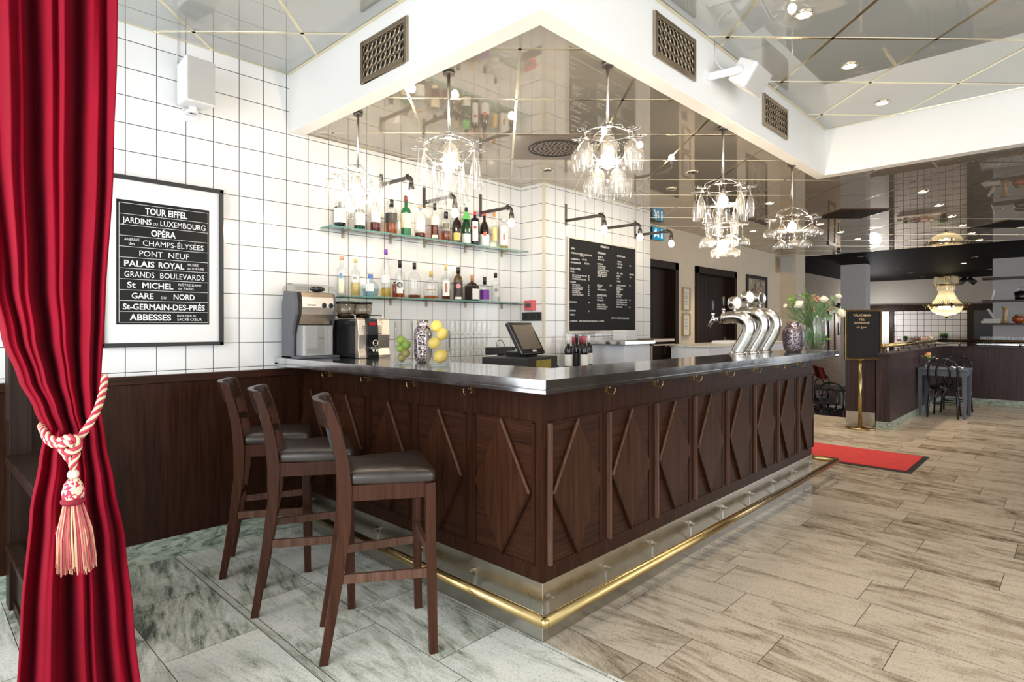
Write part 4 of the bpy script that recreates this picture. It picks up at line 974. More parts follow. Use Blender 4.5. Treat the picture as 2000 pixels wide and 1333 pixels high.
Lw = [
 (258, 340, 668, 'clear tall bottle with blue print and pinkish cap, first on the lower shelf', dict(liquid='clearl', fill=.5, cap=(.72, .40, .24), cap_h=.1, shoulder=.66, sh=.05, neck=.42, lab2=((.12, .25, .6), .44, .56, 14), lab=(.85, .80, .58), lab_z=(.06, .40), lab_arc=28)),
 (378, 460, 695, 'clear bottle of yellow liqueur with gold cap on the lower shelf', dict(liquid='pale', fill=.36, cap=(.74, .56, .18), cap_h=.1, shoulder=.56, sh=.16, neck=.36, lab=WHITE, lab_z=(.40, .56), lab_arc=55, lab2=((.3, .35, .3), .44, .52, 20))),
 (478, 620, 800, 'squat pale blue round bottle with white stopper and blue neck', dict(body='bluish', liquid='blue', fill=.3, cap=WHITE, cap_h=.13, shoulder=.32, sh=.30, neck=.3, lab=WHITE, lab_z=(.2, .5), lab_arc=30, taper=.85, lab2=((.1, .2, .6), .72, .85, 180))),
 (643, 722, 608, 'tall tapering limoncello-yellow bottle with purple cap', dict(liquid='yellow', fill=.20, cap=(.22, .07, .42), cap_h=.12, shoulder=.40, sh=.38, neck=.36, lab=WHITE, lab_z=(.3, .46), lab_arc=60, taper=1.05)),
 (765, 845, 704, 'clear bottle with round black 43 emblem and black cap', dict(liquid='amber', fill=.22, cap=BLACKC, cap_h=.2, shoulder=.56, sh=.14, neck=.34, lab=WHITE, lab_z=(.12, .46), lab_arc=40, extra=multi(disc(BLACKC, .34, .62), lettered('43', .30, .085, .62, (.85, .85, .8))))),
 (875, 985, 727, 'round-shouldered clear bottle with black cap and low amber left', dict(liquid='dark_amber', fill=.1, cap=BLACKC, cap_h=.18, shoulder=.50, sh=.24, neck=.26)),
 (1010, 1140, 800, 'wide clear decanter with gold stopper and printed vine', dict(liquid='amber', fill=.12, cap=(.66, .48, .16), cap_h=.2, shoulder=.56, sh=.12, neck=.24, lab=None, lab2=((.35, .22, .06), .3, .34, 40))),
 (1165, 1245, 735, 'clear bottle with white label, amber liquor and gold cap on the lower shelf', dict(liquid='dark_amber', fill=.3, cap=(.74, .55, .22), cap_h=.18, shoulder=.56, sh=.14, neck=.32, lab=WHITE, lab_z=(.1, .52), lab_arc=48, lab2=((.35, .16, .08), .2, .45, 14))),
 (1270, 1350, 765, 'dark brown bottle with pink and white emblem on a black label', dict(body='brown', cap=BLACKC, cap_h=.2, shoulder=.56, sh=.2, neck=.36, lab=(.03, .02, .02), lab_z=(.1, .54), lab_arc=70, lab2=(WHITE, .03, .1, 40), extra=disc((.70, .28, .30), .42, .55))),
 (1373, 1488, 833, 'square dark orange-liqueur bottle with copper cap and slanted white label', dict(body='dark', cap=(.62, .26, .10), cap_h=.26, shoulder=.56, sh=.16, neck=.26, square=True, lab=WHITE, lab_z=(.06, .46))),
 (1500, 1580, 853, 'short bottle with purple label and black cap', dict(liquid='clearl', fill=.5, cap=BLACKC, cap_h=.3, shoulder=.52, sh=.12, neck=.34, lab=(.17, .03, .32), lab_z=(.08, .48), lab_arc=85)),
 (1597, 1672, 815, 'clear bottle with grey oval label and black and white cap, last on the lower shelf', dict(liquid='clearl', fill=.6, cap=BLACKC, cap_h=.17, shoulder=.62, sh=.14, neck=.36, lab=(.6, .58, .55), lab_z=(.18, .58), lab_arc=50, extra=disc((.25, .25, .25), .4, .4))),
]
for s_ in Lw: shelf_bottle(s_, ZL + .0085, GL)
p = on_y(*c5(760, 915), YBOT + .045); bottle('amber bottle half hidden behind the 43 bottle', (p.x, YBOT + .045, ZL + .0085), .022, .13, liquid='amber', fill=.85, cap=BLACKC, cap_h=.1, shoulder=.85, sh=.05, neck=.4, group=GL)
# wine bottles standing on the back counter by the pillar
def wine(label, x, y, ycap, capcol, r=.037, lab=WHITE, Y=3.40, labz=(.18, .50)):
    p = on_y(x, ycap, Y); zb = .981
    bottle(label, (p.x, Y, zb), r, p.z - zb, body='black', cap=capcol, cap_h=.2, neck=.38, shoulder=.60, sh=.14, lab=lab, lab_z=labz, lab_arc=75, group='wine bottles by the price board')
wine('dark wine bottle with white capsule at the left of the wine group', 1110, 0, 658, (.80, .78, .74), Y=3.32)
wine('dark wine bottle with black capsule and no pale label in the wine group', 1126, 0, 654, (.03, .03, .05), lab=(.02, .02, .02), Y=3.33)
wine('wine bottle with red and white capsule and big white label, frontmost of the group', 1141, 0, 657, (.50, .08, .10), Y=3.21)
wine('dark wine bottle with white capsule at the right of the wine group', 1150, 0, 656, (.80, .78, .74), Y=3.36)
wine('wine bottle with dark red capsule at the back left of the wine group', 1120, 0, 659, (.40, .05, .06), Y=3.47)
wine('wine bottle with dark red capsule at the back middle of the wine group', 1133, 0, 657, (.40, .05, .06), Y=3.50)
wine('wine bottle with grey pourer at the back right of the wine group', 1139, 0, 650, (.2, .25, .3), Y=3.55, r=.034)

# ------------------------------------------------------------------ price board
YB2 = YP - .02
def q2(x, y): return on_y(1095 + x / 6.665, 455 + y / 6.665, YB2)
bt = q2(112, 70); bb = q2(100, 1265); br_ = q2(968, 215)
bX0, bX1, bZ0, bZ1 = (q2(105, 600).x), q2(968, 600).x, 1.350, 2.272
brd = thing('price_board', 'black letter board price list on the tiled pillar under three pipe lamps', 'sign', ((bX0 + bX1) / 2, YB2, bZ0))
fr = MB(); fw_ = .014
for a, e, c_, d_ in ((bX0 - fw_, bX0, bZ0 - fw_ * 1.6, bZ1 + fw_), (bX1, bX1 + fw_, bZ0 - fw_ * 1.6, bZ1 + fw_), (bX0, bX1, bZ1, bZ1 + fw_), (bX0, bX1, bZ0 - fw_ * 1.6, bZ0)): fr.box(a, e, YB2 - .008, YP - .001, c_, d_)
fr.build('frame', plain('pale_alu_frame', (0.62, 0.55, 0.46), 0.35, 0.3), brd)
felt = MB().box(bX0, bX1, YB2, YP - .002, bZ0, bZ1).build('felt_panel', plain('letter_board_felt', (0.008, 0.008, 0.010), .9, scale=60), brd)
t = MB()
def tx2(body, x, y, h, w=None, al='L'):
    p = q2(x, y); text(t, body, (p.x, YB2 - .0015, p.z), Vector((1, 0, 0)), UP, h / 6.665 / F * (p - CAMP).dot(FW), None if w is None else q2(x + w, y).x - p.x, al, .018)
for a in (('PRISLISTA', 520, 190, 26, 105), ('VIN', 133, 212, 26, 48), ('SOFIEHOFS I RÖDA', 133, 268, 20, 165), ('295/75:00', 310, 295, 20, 92), ('VITA', 250, 308, 20, 50), ('CHAMPAGNE', 130, 346, 20, 115), ('FR  750', 280, 358, 20, 60),
          ('MOUSSERANDE', 130, 392, 20, 130), ('525/95', 308, 408, 20, 62), ('ÖL & CIDER', 125, 474, 26, 130), ('FATÖL', 127, 512, 20, 52),
          ('BEA CHINESE  MAN IPA', 150, 556, 18, 192), ('CARLSBERG', 150, 580, 18, 108), ('ERIKSBERG KARAKTÄR', 150, 606, 18, 180), ('69', 358, 568, 16, 16), ('59', 358, 594, 16, 16), ('64', 358, 620, 16, 16), ('FLASKA', 127, 646, 20, 72),
          ('ERIKSBERG', 150, 682, 18, 102), ('CARLSBERG HOF', 150, 708, 18, 142), ('STAROPRAMEN', 150, 734, 18, 136), ('ENGOB ALE', 150, 760, 18, 96), ('BRUNSEE SÖV', 150, 784, 18, 118), ('CELIA GLUTENFRI', 150, 812, 18, 144),
          ('59', 356, 694, 16, 16), ('62', 356, 720, 16, 16), ('64', 356, 746, 16, 16), ('66', 356, 770, 16, 16), ('62', 356, 796, 16, 16), ('69', 356, 822, 16, 16),
          ('JÄRNKÖPING', 108, 908, 20, 100), ('55', 356, 918, 18, 18), ('KOKKONENA', 105, 1022, 20, 92), ('32', 356, 1030, 18, 16), ('DEEDE', 125, 1076, 20, 58), ('SOMERSBY', 122, 1158, 20, 98), ('ÄPPLE/PÄRON/ROSE/DEICH', 235, 1160, 20, 255), ('CIDER', 500, 1161, 20, 66),
          ('DRINKAR', 480, 272, 26, 106), ('4/8CL', 480, 322, 24, 74), ('90/120 KR', 480, 355, 20, 88), ('MOJITO', 478, 412, 19, 70), ('CAIPIRINHA', 478, 440, 19, 106), ('APPELTINI', 478, 466, 19, 100), ('COSMOPOLITAN', 478, 494, 19, 142), ('DRY MARTINI', 478, 520, 19, 122), ('WHISKEY SOUR', 478, 544, 19, 130), ('DARK MALT', 478, 568, 19, 116),
          ('BÅSKÅL', 475, 690, 19, 70), ('VIRGO', 475, 712, 19, 50), ('ÄPPLEMUSTA', 475, 748, 19, 116), ('50', 638, 694, 19, 24), ('KAFFEDRINK', 473, 822, 24, 126), ('4 | 6 CL', 473, 852, 22, 72), ('95/120 KR', 473, 886, 20, 84), ('IRISH COFFEE', 473, 944, 19, 108), ('KAFFE KARLSSON', 473, 970, 19, 138), ('KAFFE BAILEYS', 473, 996, 19, 118),
          ('BARTUGG', 735, 312, 22, 102), ('CHIPS', 737, 384, 19, 52), ('NÖTTER', 737, 415, 19, 66), ('OLIVER', 737, 456, 19, 58), ('35', 895, 440, 18, 18), ('ÄR  VIN', 730, 536, 19, 74), ('65/85', 893, 550, 18, 58), ('FATÖL', 730, 575, 19, 52), ('55', 898, 588, 18, 16), ('VIN', 730, 606, 19, 30), ('CIDER', 730, 640, 19, 50),
          ('ALKOHOLFRITT', 730, 692, 19, 122), ('25', 892, 696, 18, 16), ('PEPSI', 728, 718, 18, 50), ('PEPSIMAX', 728, 742, 18, 84), ('ZINGO', 728, 766, 18, 52), ('7UP', 728, 790, 18, 36), ('RAMLÖSA', 728, 812, 18, 78), ('LÄTTÖL', 728, 840, 18, 60), ('CARLSBERG', 728, 880, 18, 88), ('0,4', 832, 884, 18, 32), ('25', 892, 886, 18, 16), ('ERIKSBERG', 728, 908, 18, 88), ('0,5', 828, 914, 18, 34), ('ÄPPLECIDER', 728, 942, 18, 92), ('0,4', 832, 948, 18, 28), ('BRUNNET', 726, 974, 18, 76), ('10', 890, 980, 18, 16),
          ('SAVE A DRINK', 660, 1120, 18, 138), ('DOLFINS', 808, 1124, 18, 80)): tx2(*a)
t.build('lettering', M['letters'], felt)

# ------------------------------------------------------------------ fire alarm, switches on the short tiled return
fa = on_x(1037, 597, 4.257)
al = thing('fire_alarm', 'red square fire alarm button on the tiled return wall', 'fire alarm', (4.25, fa.y, fa.z))
yw_ = lambda a, b: on_x(b, 600, 4.25).y
y0_, y1_ = on_x(1046, 600, 4.25).y, on_x(1028, 600, 4.25).y
MB().box(4.215, 4.256, y0_, y1_, fa.z - .048, fa.z + .048).build('housing', plain('alarm_red', (0.70, 0.13, 0.14), .4), al, bevel=.004)
MB().box(4.211, 4.216, y0_ + (y1_ - y0_) * .25, y0_ + (y1_ - y0_) * .8, fa.z - .022, fa.z + .022).build('button_plate', paint((.10, .09, .09)), al)
sw = thing('switch_plate', 'black plate with three rotary switches below the red fire alarm', 'switch', (4.25, 3.8, on_x(1037, 618, 4.25).z))
zs_ = on_x(1037, 618.5, 4.25).z; y0_, y1_ = on_x(1057, 600, 4.25).y, on_x(1020, 600, 4.25).y
MB().box(4.243, 4.256, y0_, y1_, zs_ - .041, zs_ + .041).build('plate', M['black'], sw, bevel=.003)
for k in range(3):
    yy = y0_ + (y1_ - y0_) * (k + .5) / 3
    MB().cyl((4.244, yy, zs_), (4.232, yy, zs_), .014, 14).build('rotary_knob', M['gloss_black'], sw)
# ------------------------------------------------------------------ things on the zinc worktop
ZT = 1.183
# ice crusher / juicer
cr = thing('ice_crusher', 'grey and champagne ice crusher with clear tub at the wall end of the worktop', 'ice crusher', (1.95, 3.78, ZT))
X0, X1, YF_, YB_ = 1.80, 2.095, 3.69, 3.90
ZT = 1.184
def cz(y): return 1.4 + (637 - y) / F * 3.86          # height at the machine's distance
prof = [(YB_, ZT), (YF_, ZT), (YF_, cz(632)), (YF_ + .045, cz(624)), (YF_ + .035, cz(612)), (YF_ - .012, cz(592)), (YF_ - .005, cz(568)), (YF_ + .03, cz(560)), (YB_ - .03, cz(560)), (YB_, cz(585))]
prof = [(YB_, ZT), (YF_ + .06, ZT), (YF_ + .06, cz(655)), (YF_ + .05, cz(645)), (YF_ + .015, cz(615)), (YF_ + .01, cz(590)), (YF_ + .03, cz(570)), (YB_ - .03, cz(566)), (YB_, cz(590))]
for xa, xb in ((X0, X0 + .02), (X1 - .02, X1)):
    MB().prism([(xa, y, z) for y, z in prof], (xb - xa, 0, 0)).build('side_panel', plain('slate_grey', (0.10, 0.105, 0.12), .35) if 'slate' not in M else M['slate'], cr, bevel=.004)
M['slate'] = plain('slate_grey', (0.10, 0.105, 0.12), .35)
b = MB(); b.prism([(X0 + .02, y + .004, z - .002) for y, z in prof], (X1 - X0 - .04, 0, 0)); b.build('housing', M['black'], cr)
M['champagne'] = metal('champagne_metal', (0.74, 0.64, 0.54), .28, .3)
fp = [(YF_ + .0, cz(571)), (YF_ - .012, cz(580)), (YF_ - .018, cz(600)), (YF_ - .008, cz(614)), (YF_ + .03, cz(634)), (YF_ + .04, cz(634)), (YF_ + .02, cz(571))]
MB().prism([(X0 + .035, y, z) for y, z in fp], (X1 - X0 - .07, 0, 0)).build('front_cover', M['champagne'], cr)
for k in (0, 1): MB().lathe([(.017, 0), (.017, .006), (.012, .009)], (X0 + .19 + .05 * k, YF_ - .015, cz(596)), 14, M=Matrix.Rotation(R(90), 3, 'X')).build('push_button', M['gloss_black'], cr)
m = MB(); text(m, 'Santos', (X0 + .10, YF_ - .0195, cz(597)), (1, 0, 0), UP, .013, .06); m.build('lettering', M['black'], cr)
tb_ = MB(); tx0, tx1, ty0, ty1, tz0, tz1 = X0 + .035, X1 - .035, YF_ - .03, YF_ + .11, ZT + .02, cz(636)
tb_.rbox(tx0, tx1, ty0, ty1, tz0, tz1, .03, 5)
M['clear_plastic'] = sparkle('clear_plastic', 0.30)
tub = tb_.build('tub', M['clear_plastic'], cr)
m = MB(); text(m, 'Santos', ((tx0 + tx1) / 2 + .02, ty0 - .001, (tz0 + tz1) / 2 + .01), (1, 0, 0), UP, .010, .045); m.build('tub_lettering', M['black'], tub)
MB().box(X0, X1, YF_ - .04, YB_, ZT + .0005, ZT + .016).build('base', M['slate'], cr, bevel=.003)
lid = MB()
def lidfn(u, v): a = math.pi * v; return Vector((X0 + .005 + (X1 - X0 - .01) * u, (YF_ + YB_) / 2 + .01 - .10 * math.cos(a), cz(567) + .052 * math.sin(a)))
lid.sheet(lidfn, 1, 12); lid.build('lid', glass('smoked_white_lid', (0.80, 0.80, 0.78), 1.5, .1, 2.5), cr)
MB().ball((X0 + .16, YF_ + .02, cz(563)), .055, 16, 8, sc=(1, .5, .38)).build('lid_handle', M['gloss_black'], cr)

# bean-to-cup coffee machine
cf = thing('coffee_machine', 'black and champagne coffee machine with two bean hoppers beside the ice crusher', 'coffee machine', (2.25, 3.6, ZT))
MB().box(2.11, 2.345, 3.47, 3.88, ZT + .001, 1.445).build('body', M['gloss_black'], cf, bevel=.012)
def front(x0, x1, d): 
    b = MB(); pts = [(3.475, ZT + .001), (3.425 - d, ZT + .001), (3.425 - d, ZT + .02), (3.438 - d, 1.25), (3.43 - d, 1.34), (3.445 - d, 1.445), (3.475, 1.455)]
    return b.prism([(x0, y, z) for y, z in pts], (x1 - x0, 0, 0))
front(2.105, 2.165, 0).build('front_panel', M['champagne'], cf, bevel=.004); front(2.255, 2.35, 0).build('front_panel', M['champagne'], cf, bevel=.004)
front(2.166, 2.254, .006).build('control_panel', M['gloss_black'], cf)
b = MB()
for k in range(5): b.box(2.14, 2.168, 3.4225, 3.43, 1.345 + .013 * k, 1.351 + .013 * k); b.box(2.252, 2.28, 3.4225, 3.43, 1.345 + .013 * k, 1.351 + .013 * k)
b.build('selection_keys', M['steel'], cf)
MB().box(2.185, 2.235, 3.427, 3.431, 1.405, 1.422).build('display', glow('red_display', (.9, .05, .04), .6), cf)
MB().ring((2.225, 3.416, 1.285), .019, .003, 20, 6, Matrix.Rotation(R(90), 3, 'X')).build('badge', M['champagne'], cf)
m = MB(); text(m, 'jura', (2.225, 3.414, 1.281), (1, 0, 0), UP, .010, .026); m.build('badge_lettering', M['champagne'], cf)
b = MB(); b.lathe([(.006, 0), (.010, .02)], (2.20, 3.40, 1.225), 10); b.lathe([(.006, 0), (.010, .02)], (2.225, 3.40, 1.225), 10); b.box(2.185, 2.24, 3.395, 3.43, 1.245, 1.26); b.build('spout', M['steel'], cf)
for k, x in enumerate((2.17, 2.30)):
    h = MB().lathe([(.055, 0), (.068, .05), (.07, .105)], (x, 3.70, 1.452), 18).build('bean_hopper', glass('smoked_hopper', (.62, .56, .50), 1.5, .02, 1.8) if k == 0 else bpy.data.materials['smoked_hopper'], cf)
    MB().lathe([(.072, 0), (.072, .012), (.06, .016)], (x, 3.70, 1.557), 18).build('hopper_lid', M['gloss_black'], h)
    MB().lathe([(.052, 0), (.060, .025), (.03, .034)], (x, 3.70, 1.454), 14).build('coffee_beans', plain('roast_beans', (.03, .015, .008), .5, scale=90), h)
b = MB(); z = 1.475
b.tube([(2.12, 3.86, 1.445), (2.12, 3.86, z), (2.12, 3.52, z), (2.12, 3.50, z - .008), (2.12, 3.495, 1.445)], .0045, 6); b.tube([(2.335, 3.86, 1.445), (2.335, 3.86, z), (2.335, 3.52, z), (2.335, 3.50, z - .008), (2.335, 3.495, 1.445)], .0045, 6)
b.tube([(2.12, 3.86, z), (2.335, 3.86, z)], .0045, 6); b.build('cup_rail', M['steel'], cf)

# glass vases with fruit, hammered vase
def glass_vase(name, label, c, r, h, group=None):
    t = thing(name, label, 'vase', c, group=group); c = Vector(c)
    MB().lathe([(r, 0), (r, h), (r * 1.02, h + .002), (r * .94, h + .001), (r * .94, .012), (1e-5, .010)], c, 28).build('glass', M['clear'], t)
    MB().lathe([(1e-5, .0005), (r * .985, .0005), (r * .985, .011), (1e-5, .011)], c, 28, caps=False).build('thick_base', glass('vase_base_glass', (.88, .93, .92), 1.5, 0, 1.6) if 'vb' not in M else M['vb'], t)
    return t
M['vb'] = glass('vase_base_glass', (.88, .93, .92), 1.5, 0, 1.6)
pl = on_z(788, 712, ZT); glass_vase('cylinder_vase', 'tall clear glass cylinder vase holding green limes', (pl.x, pl.y, ZT), .053, .245, 'clear cylinder vases with fruit')
M['lime'] = plain('lime_skin', (0.28, 0.42, 0.05), .35, var=.25, scale=20, bumpy=.2); M['lime_old'] = plain('olive_lime_skin', (0.36, 0.30, 0.08), .4, var=.25, scale=20, bumpy=.2); M['lemon'] = plain('lemon_skin', (0.86, 0.62, 0.13), .4, var=.05, scale=12, bumpy=.25)
def fruit(name, label, c, r, mat, cat, stretch, axis, group, tilt=0):
    t = thing(name, label, cat, c, group=group)
    pf = [(max(1e-5, r * math.sin(math.pi * i / 14)), -r * math.cos(math.pi * i / 14) * stretch) for i in range(15)]
    if stretch > 1.1: pf = [(1e-5, -r * stretch * 1.12), (r * .10, -r * stretch * 1.10)] + pf[1:-1] + [(r * .12, r * stretch * 1.10), (1e-5, r * stretch * 1.14)]
    Mx = rotz(axis) @ Matrix.Rotation(R(tilt), 3, 'Y')
    MB().lathe(pf, c, 18, 0, Mx, caps=False).build('peel', mat, t)
    MB().lathe([(r * .1, -.001), (r * .12, .002), (r * .05, .004)], Vector(c) + Mx @ Vector((0, 0, r * stretch * (1.1 if stretch > 1.1 else .99))), 8, 0, Mx).build('stem_end', paint((.18, .14, .05)), t)
GLM, GLE = 'limes in the tall glass vase', 'lemons in the glass vase'
vf = lambda dx, dd: RT * dx + FW * dd
for i, (dx, dd, z, mt_, lb) in enumerate(((-.012, .012, .038, 'lime_old', 'yellowish lime at the bottom left of the tall glass vase'), (.016, -.010, .064, 'lime_old', 'olive brown lime low at the right of the tall glass vase'), (-.018, .008, .090, 'lime', 'pale green lime second from the bottom left of the vase'),
                                         (.020, -.012, .112, 'lime', 'bright green lime against the right side of the tall glass vase'), (-.016, -.002, .138, 'lime', 'green lime in the upper left of the lime pile'))):
    c = Vector((pl.x, pl.y, ZT)) + vf(dx, dd); c.z = ZT + z; fruit('lime', lb, c, .0245, M[mt_], 'lime', 1.06, i * 1.3, GLM, 70)
ple = on_z(856, 716, ZT); glass_vase('cylinder_vase', 'wide clear glass cylinder vase heaped with yellow lemons', (ple.x, ple.y, ZT), .064, .190, 'clear cylinder vases with fruit')
for i, (dx, dd, z, r_, lb) in enumerate(((.012, 0, .054, .040, 'big lemon at the bottom of the wide glass vase'), (-.022, -.004, .125, .034, 'lemon in the middle left of the wide glass vase'), (.022, 0, .172, .034, 'lemon leaning out at the right of the wide glass vase'), (-.010, 0, .214, .035, 'topmost lemon standing above the vase rim'))):
    c = Vector((ple.x, ple.y, ZT)) + vf(dx, dd); c.z = ZT + z; fruit('lemon', lb, c, r_ * .90, M['lemon'], 'lemon', 1.12, AZ - R(90) + i * .5, GLE, 60)
def hammered():
    m, nt, b = new_mat('hammered_metal'); tc = nt.nodes.new('ShaderNodeTexCoord'); v = nt.nodes.new('ShaderNodeTexVoronoi'); v.inputs['Scale'].default_value = 75; L(nt, tc.outputs['Object'], v.inputs[0])
    L(nt, ramp(nt, v.outputs['Distance'], [(0.0, (0.03, 0.02, 0.018)), (0.34, (0.05, 0.035, 0.03)), (0.48, (0.36, 0.31, 0.31))]), b.inputs['Base Color']); b.inputs['Metallic'].default_value = .85; b.inputs['Roughness'].default_value = .25
    bump(nt, b, v.outputs['Distance'], .6, .004); return m
ph = on_z(826, 708, ZT); hv = thing('hammered_vase', 'dark hammered metal bottle vase between the limes and the lemons', 'vase', (ph.x, ph.y, ZT))
MB().lathe([(.036, .0005), (.046, .012), (.053, .05), (.054, .15), (.050, .19), (.036, .212), (.031, .218), (.032, .248), (.026, .248), (.026, .215)], (ph.x, ph.y, ZT), 28).build('body', hammered(), hv)
MB().lathe([(.0325, .219), (.0335, .249), (.027, .2495)], (ph.x, ph.y, ZT), 24, caps=False).build('neck_band', metal('mauve_metal', (.5, .42, .44), .2), hv)

# rows of glasses on the back counter
def tumbler_tulip(mb, c, h=.115, r=.033, up=True):
    return mb.lathe([(r * .75, 0), (r, h * .35), (r * 1.02, h * .55), (r * .86, h)], c, 12, caps=False).lathe([(1e-5, .001), (r * .75, .001)], c, 12, caps=False)
tiers = ('top', 'middle', 'bottom'); first = {}
def glass_item(name, label, c, kind, group):
    if kind in first: return dup(first[kind], c, 0, label, group)
    t = thing(name, label, 'glass', c, group=group)
    if kind == 'tumbler':
        MB().lathe([(.019, .002), (.027, .045), (.0275, .07), (.024, .114)], c, 12, caps=False).build('bowl', M['clear'], t)
        MB().lathe([(1e-5, 0), (.019, 0), (.019, .006), (1e-5, .006)], c, 12, caps=False).build('thick_base', M['vb'], t)
    else:
        MB().lathe([(.004, .075), (.020, .092), (.027, .12), (.0275, .14), (.024, .175)], c, 12, caps=False).build('bowl', M['clear'], t)
        MB().lathe([(.026, 0), (.025, .003), (.006, .008), (.0035, .02), (.0035, .075)], c, 10, caps=False).build('stem', M['vb'], t)
    first[kind] = t; return t
xs = [on_y(x, 640, 3.66).x for x in (884, 893, 903, 914, 925, 936, 946, 955)]
cols = ('first', 'second', 'third', 'fourth', 'fifth', 'sixth', 'seventh', 'eighth')
for i, x in enumerate(xs):
    for tr, zb in ((0, 1.325), (1, 1.208)):
        glass_item('drinking_glass', '%s from the lemons in the %s tier of clear stacked glasses' % (cols[i] + ' glass', tiers[tr]), (x, 3.66, zb), 'tumbler', 'clear glasses stacked behind the lemons')
    glass_item('stemmed_glass', '%s stemmed glass from the lemons, under the stacked tumblers' % cols[i], (x, 3.66, 1.031), 'wine', 'stemmed glasses on the back counter')
rk = thing('glass_tray', 'low dark tray under the stemmed glasses on the back counter', 'tray', (3.4, 3.66, .981)); MB().box(xs[0] - .05, xs[-1] + .03, 3.60, 3.72, .981, 1.03).build('tray', M['iron'], rk)
for k, x in enumerate((966, 975)):
    p = on_y(x, 700, 3.45); glass_item('stemmed_glass', 'stemmed glass standing %s the cash register' % ('a little away from' if k == 0 else 'right beside'), (p.x, 3.45, .981), 'wine', 'stemmed glasses on the back counter')

# cash register
rg = thing('cash_register', 'black touch-screen cash register on a drawer base with a brass plate', 'cash register', (3.35, 3.0, .981))
rc0 = on_y(1050, 700, 3.0)
Xr, Yr = rc0.x, 3.0; Mr = rotz(R(14))
def RP(x, y, z): return Vector((Xr, Yr, 0)) + Mr @ Vector((x, y, 0)) + UP * z
MB().obox(RP(.02, .16, 1.072), (.50, .40, .18), Mr).build('drawer', M['black'], rg, bevel=.004)
MB().obox(RP(.02, -.043, 1.105), (.25, .004, .07), Mr).build('brass_plate', metal('yellow_brass_plate', (.78, .62, .14), .3, .8, 20, (8, 8, .6)), rg)
MB().obox(RP(0.0, .14, 1.18), (.19, .18, .05), Mr).build('stand', M['gloss_black'], rg, bevel=.01)
Ts = Mr @ Matrix.Rotation(R(-28), 3, 'X')
sc_ = RP(-.01, .10, 1.30)
MB().obox(sc_, (.375, .035, .275), Ts).build('screen_housing', M['gloss_black'], rg, bevel=.008)
MB().obox(sc_ + Ts @ Vector((0, -.0185, .008)), (.305, .002, .205), Ts).build('screen', plain('dull_brown_screen', (0.11, 0.085, 0.065), .35, var=.25, scale=60), rg)
MB().obox(sc_ + Ts @ Vector((.02, -.0185, -.112)), (.06, .002, .014), Ts).build('logo_strip', paint((.7, .7, .7)), rg)
MB().obox(sc_ + Ts @ Vector((.12, .065, -.0)), (.14, .07, .20), Ts).build('rear_display', M['gloss_black'], rg, bevel=.02)
MB().obox(RP(.34, .16, 1.03), (.14, .30, .09), Mr).build('receipt_printer', M['black'], rg, bevel=.01)
kb = thing('keyboard', 'black keyboard with cable beside the cash register screen', 'keyboard', (3.2, 3.5, 1.1))
pk = on_y(973, 676, 3.55); b = MB(); b.obox((pk.x + .03, 3.55, 1.19), (.30, .10, .06), rotz(R(8))); b.build('key_block', M['black'], kb, bevel=.004)
b = MB(); b.tube([(pk.x, 3.56, 1.22), (pk.x - .02, 3.56, 1.27), (pk.x + .05, 3.56, 1.28), (pk.x + .10, 3.56, 1.22)], .003, 5); b.build('cable', M['black'], kb)
MB().box(pk.x + .01, pk.x + .14, 3.50, 3.57, .981, 1.16).build('box_base', M['black'], kb)

# steel shelf unit and white cooler behind the bar
cs = thing('service_station', 'white service cabinet with steel shelf top and drip ledge below the price board', 'cabinet', (5.3, 3.2, 0))
a0, a1 = max(4.97, on_y(1195, 690, 3.3).x), on_y(1262, 690, 3.3).x
MB().box(a0 + .03, a1, 3.25, YP - .005, 0, 1.215).build('cabinet', paint((.72, .76, .82), .4), cs, bevel=.01)
b = MB(); b.box(a0 - .05, a1 + .02, 3.2, YP - .005, 1.215, 1.25); b.build('steel_top', M['zinc'], cs, bevel=.003)
b = MB(); b.box(a1 + .025, a1 + .46, 3.22, 3.55, 1.232, 1.262); b.box(a1 + .025, a1 + .46, 3.22, 3.55, 1.19, 1.205); b.box(a1 + .025, a1 + .04, 3.24, 3.55, 1.205, 1.232); b.box(a1 + .09, a1 + .13, 3.3, 3.34, .0, 1.19); b.build('drip_ledge', M['bronze'], cs)
np_ = thing('napkin_stack', 'stack of white napkins on the steel shelf under the price board', 'napkins', (a1 - .1, 3.35, 1.251))
pn_ = on_y(1238, 664, 3.40); b = MB()
for k in range(8): b.obox(((a0 + a1) / 2 + .004 * math.sin(k * 3), 3.40, 1.262 + .0125 * k), (.20 - .006 * (k % 2), .16, .0115), rotz(.03 * math.sin(k * 5)))
b.build('napkins', M['paper'], np_, bevel=.002)
co_ = thing('drinks_cooler', 'long white low cooler with mottled pale top behind the bar', 'cooler', (6.6, 3.0, 0))
MB().box(a1 + .52, 8.3, 2.85, 3.3, 0, 1.17).build('cabinet', paint((.74, .76, .80), .4), co_, bevel=.01)
def speckle():
    m, nt, b = new_mat('speckled_top'); tc = nt.nodes.new('ShaderNodeTexCoord'); n = noise(nt, tc.outputs['Object'], 70, 2)
    L(nt, ramp(nt, n, [(0.38, (.42, .38, .30)), (0.5, (.75, .72, .62))]), b.inputs['Base Color']); b.inputs['Roughness'].default_value = .3; return m
MB().box(a1 + .50, 8.32, 2.83, 3.32, 1.17, 1.195).build('top', speckle(), co_)
pt_ = on_y(1420, 686, 3.0)
b = thing('paper_stack', 'white papers lying on the speckled cooler top behind the first beer tap', 'papers', (pt_.x, 3.0, 1.196))
k = MB(); k.obox((pt_.x, 3.0, 1.205), (.42, .22, .016), rotz(.1)); k.obox((pt_.x + .02, 3.0, 1.2205), (.36, .2, .013), rotz(-.08)); k.build('sheets', M['paper'], b)

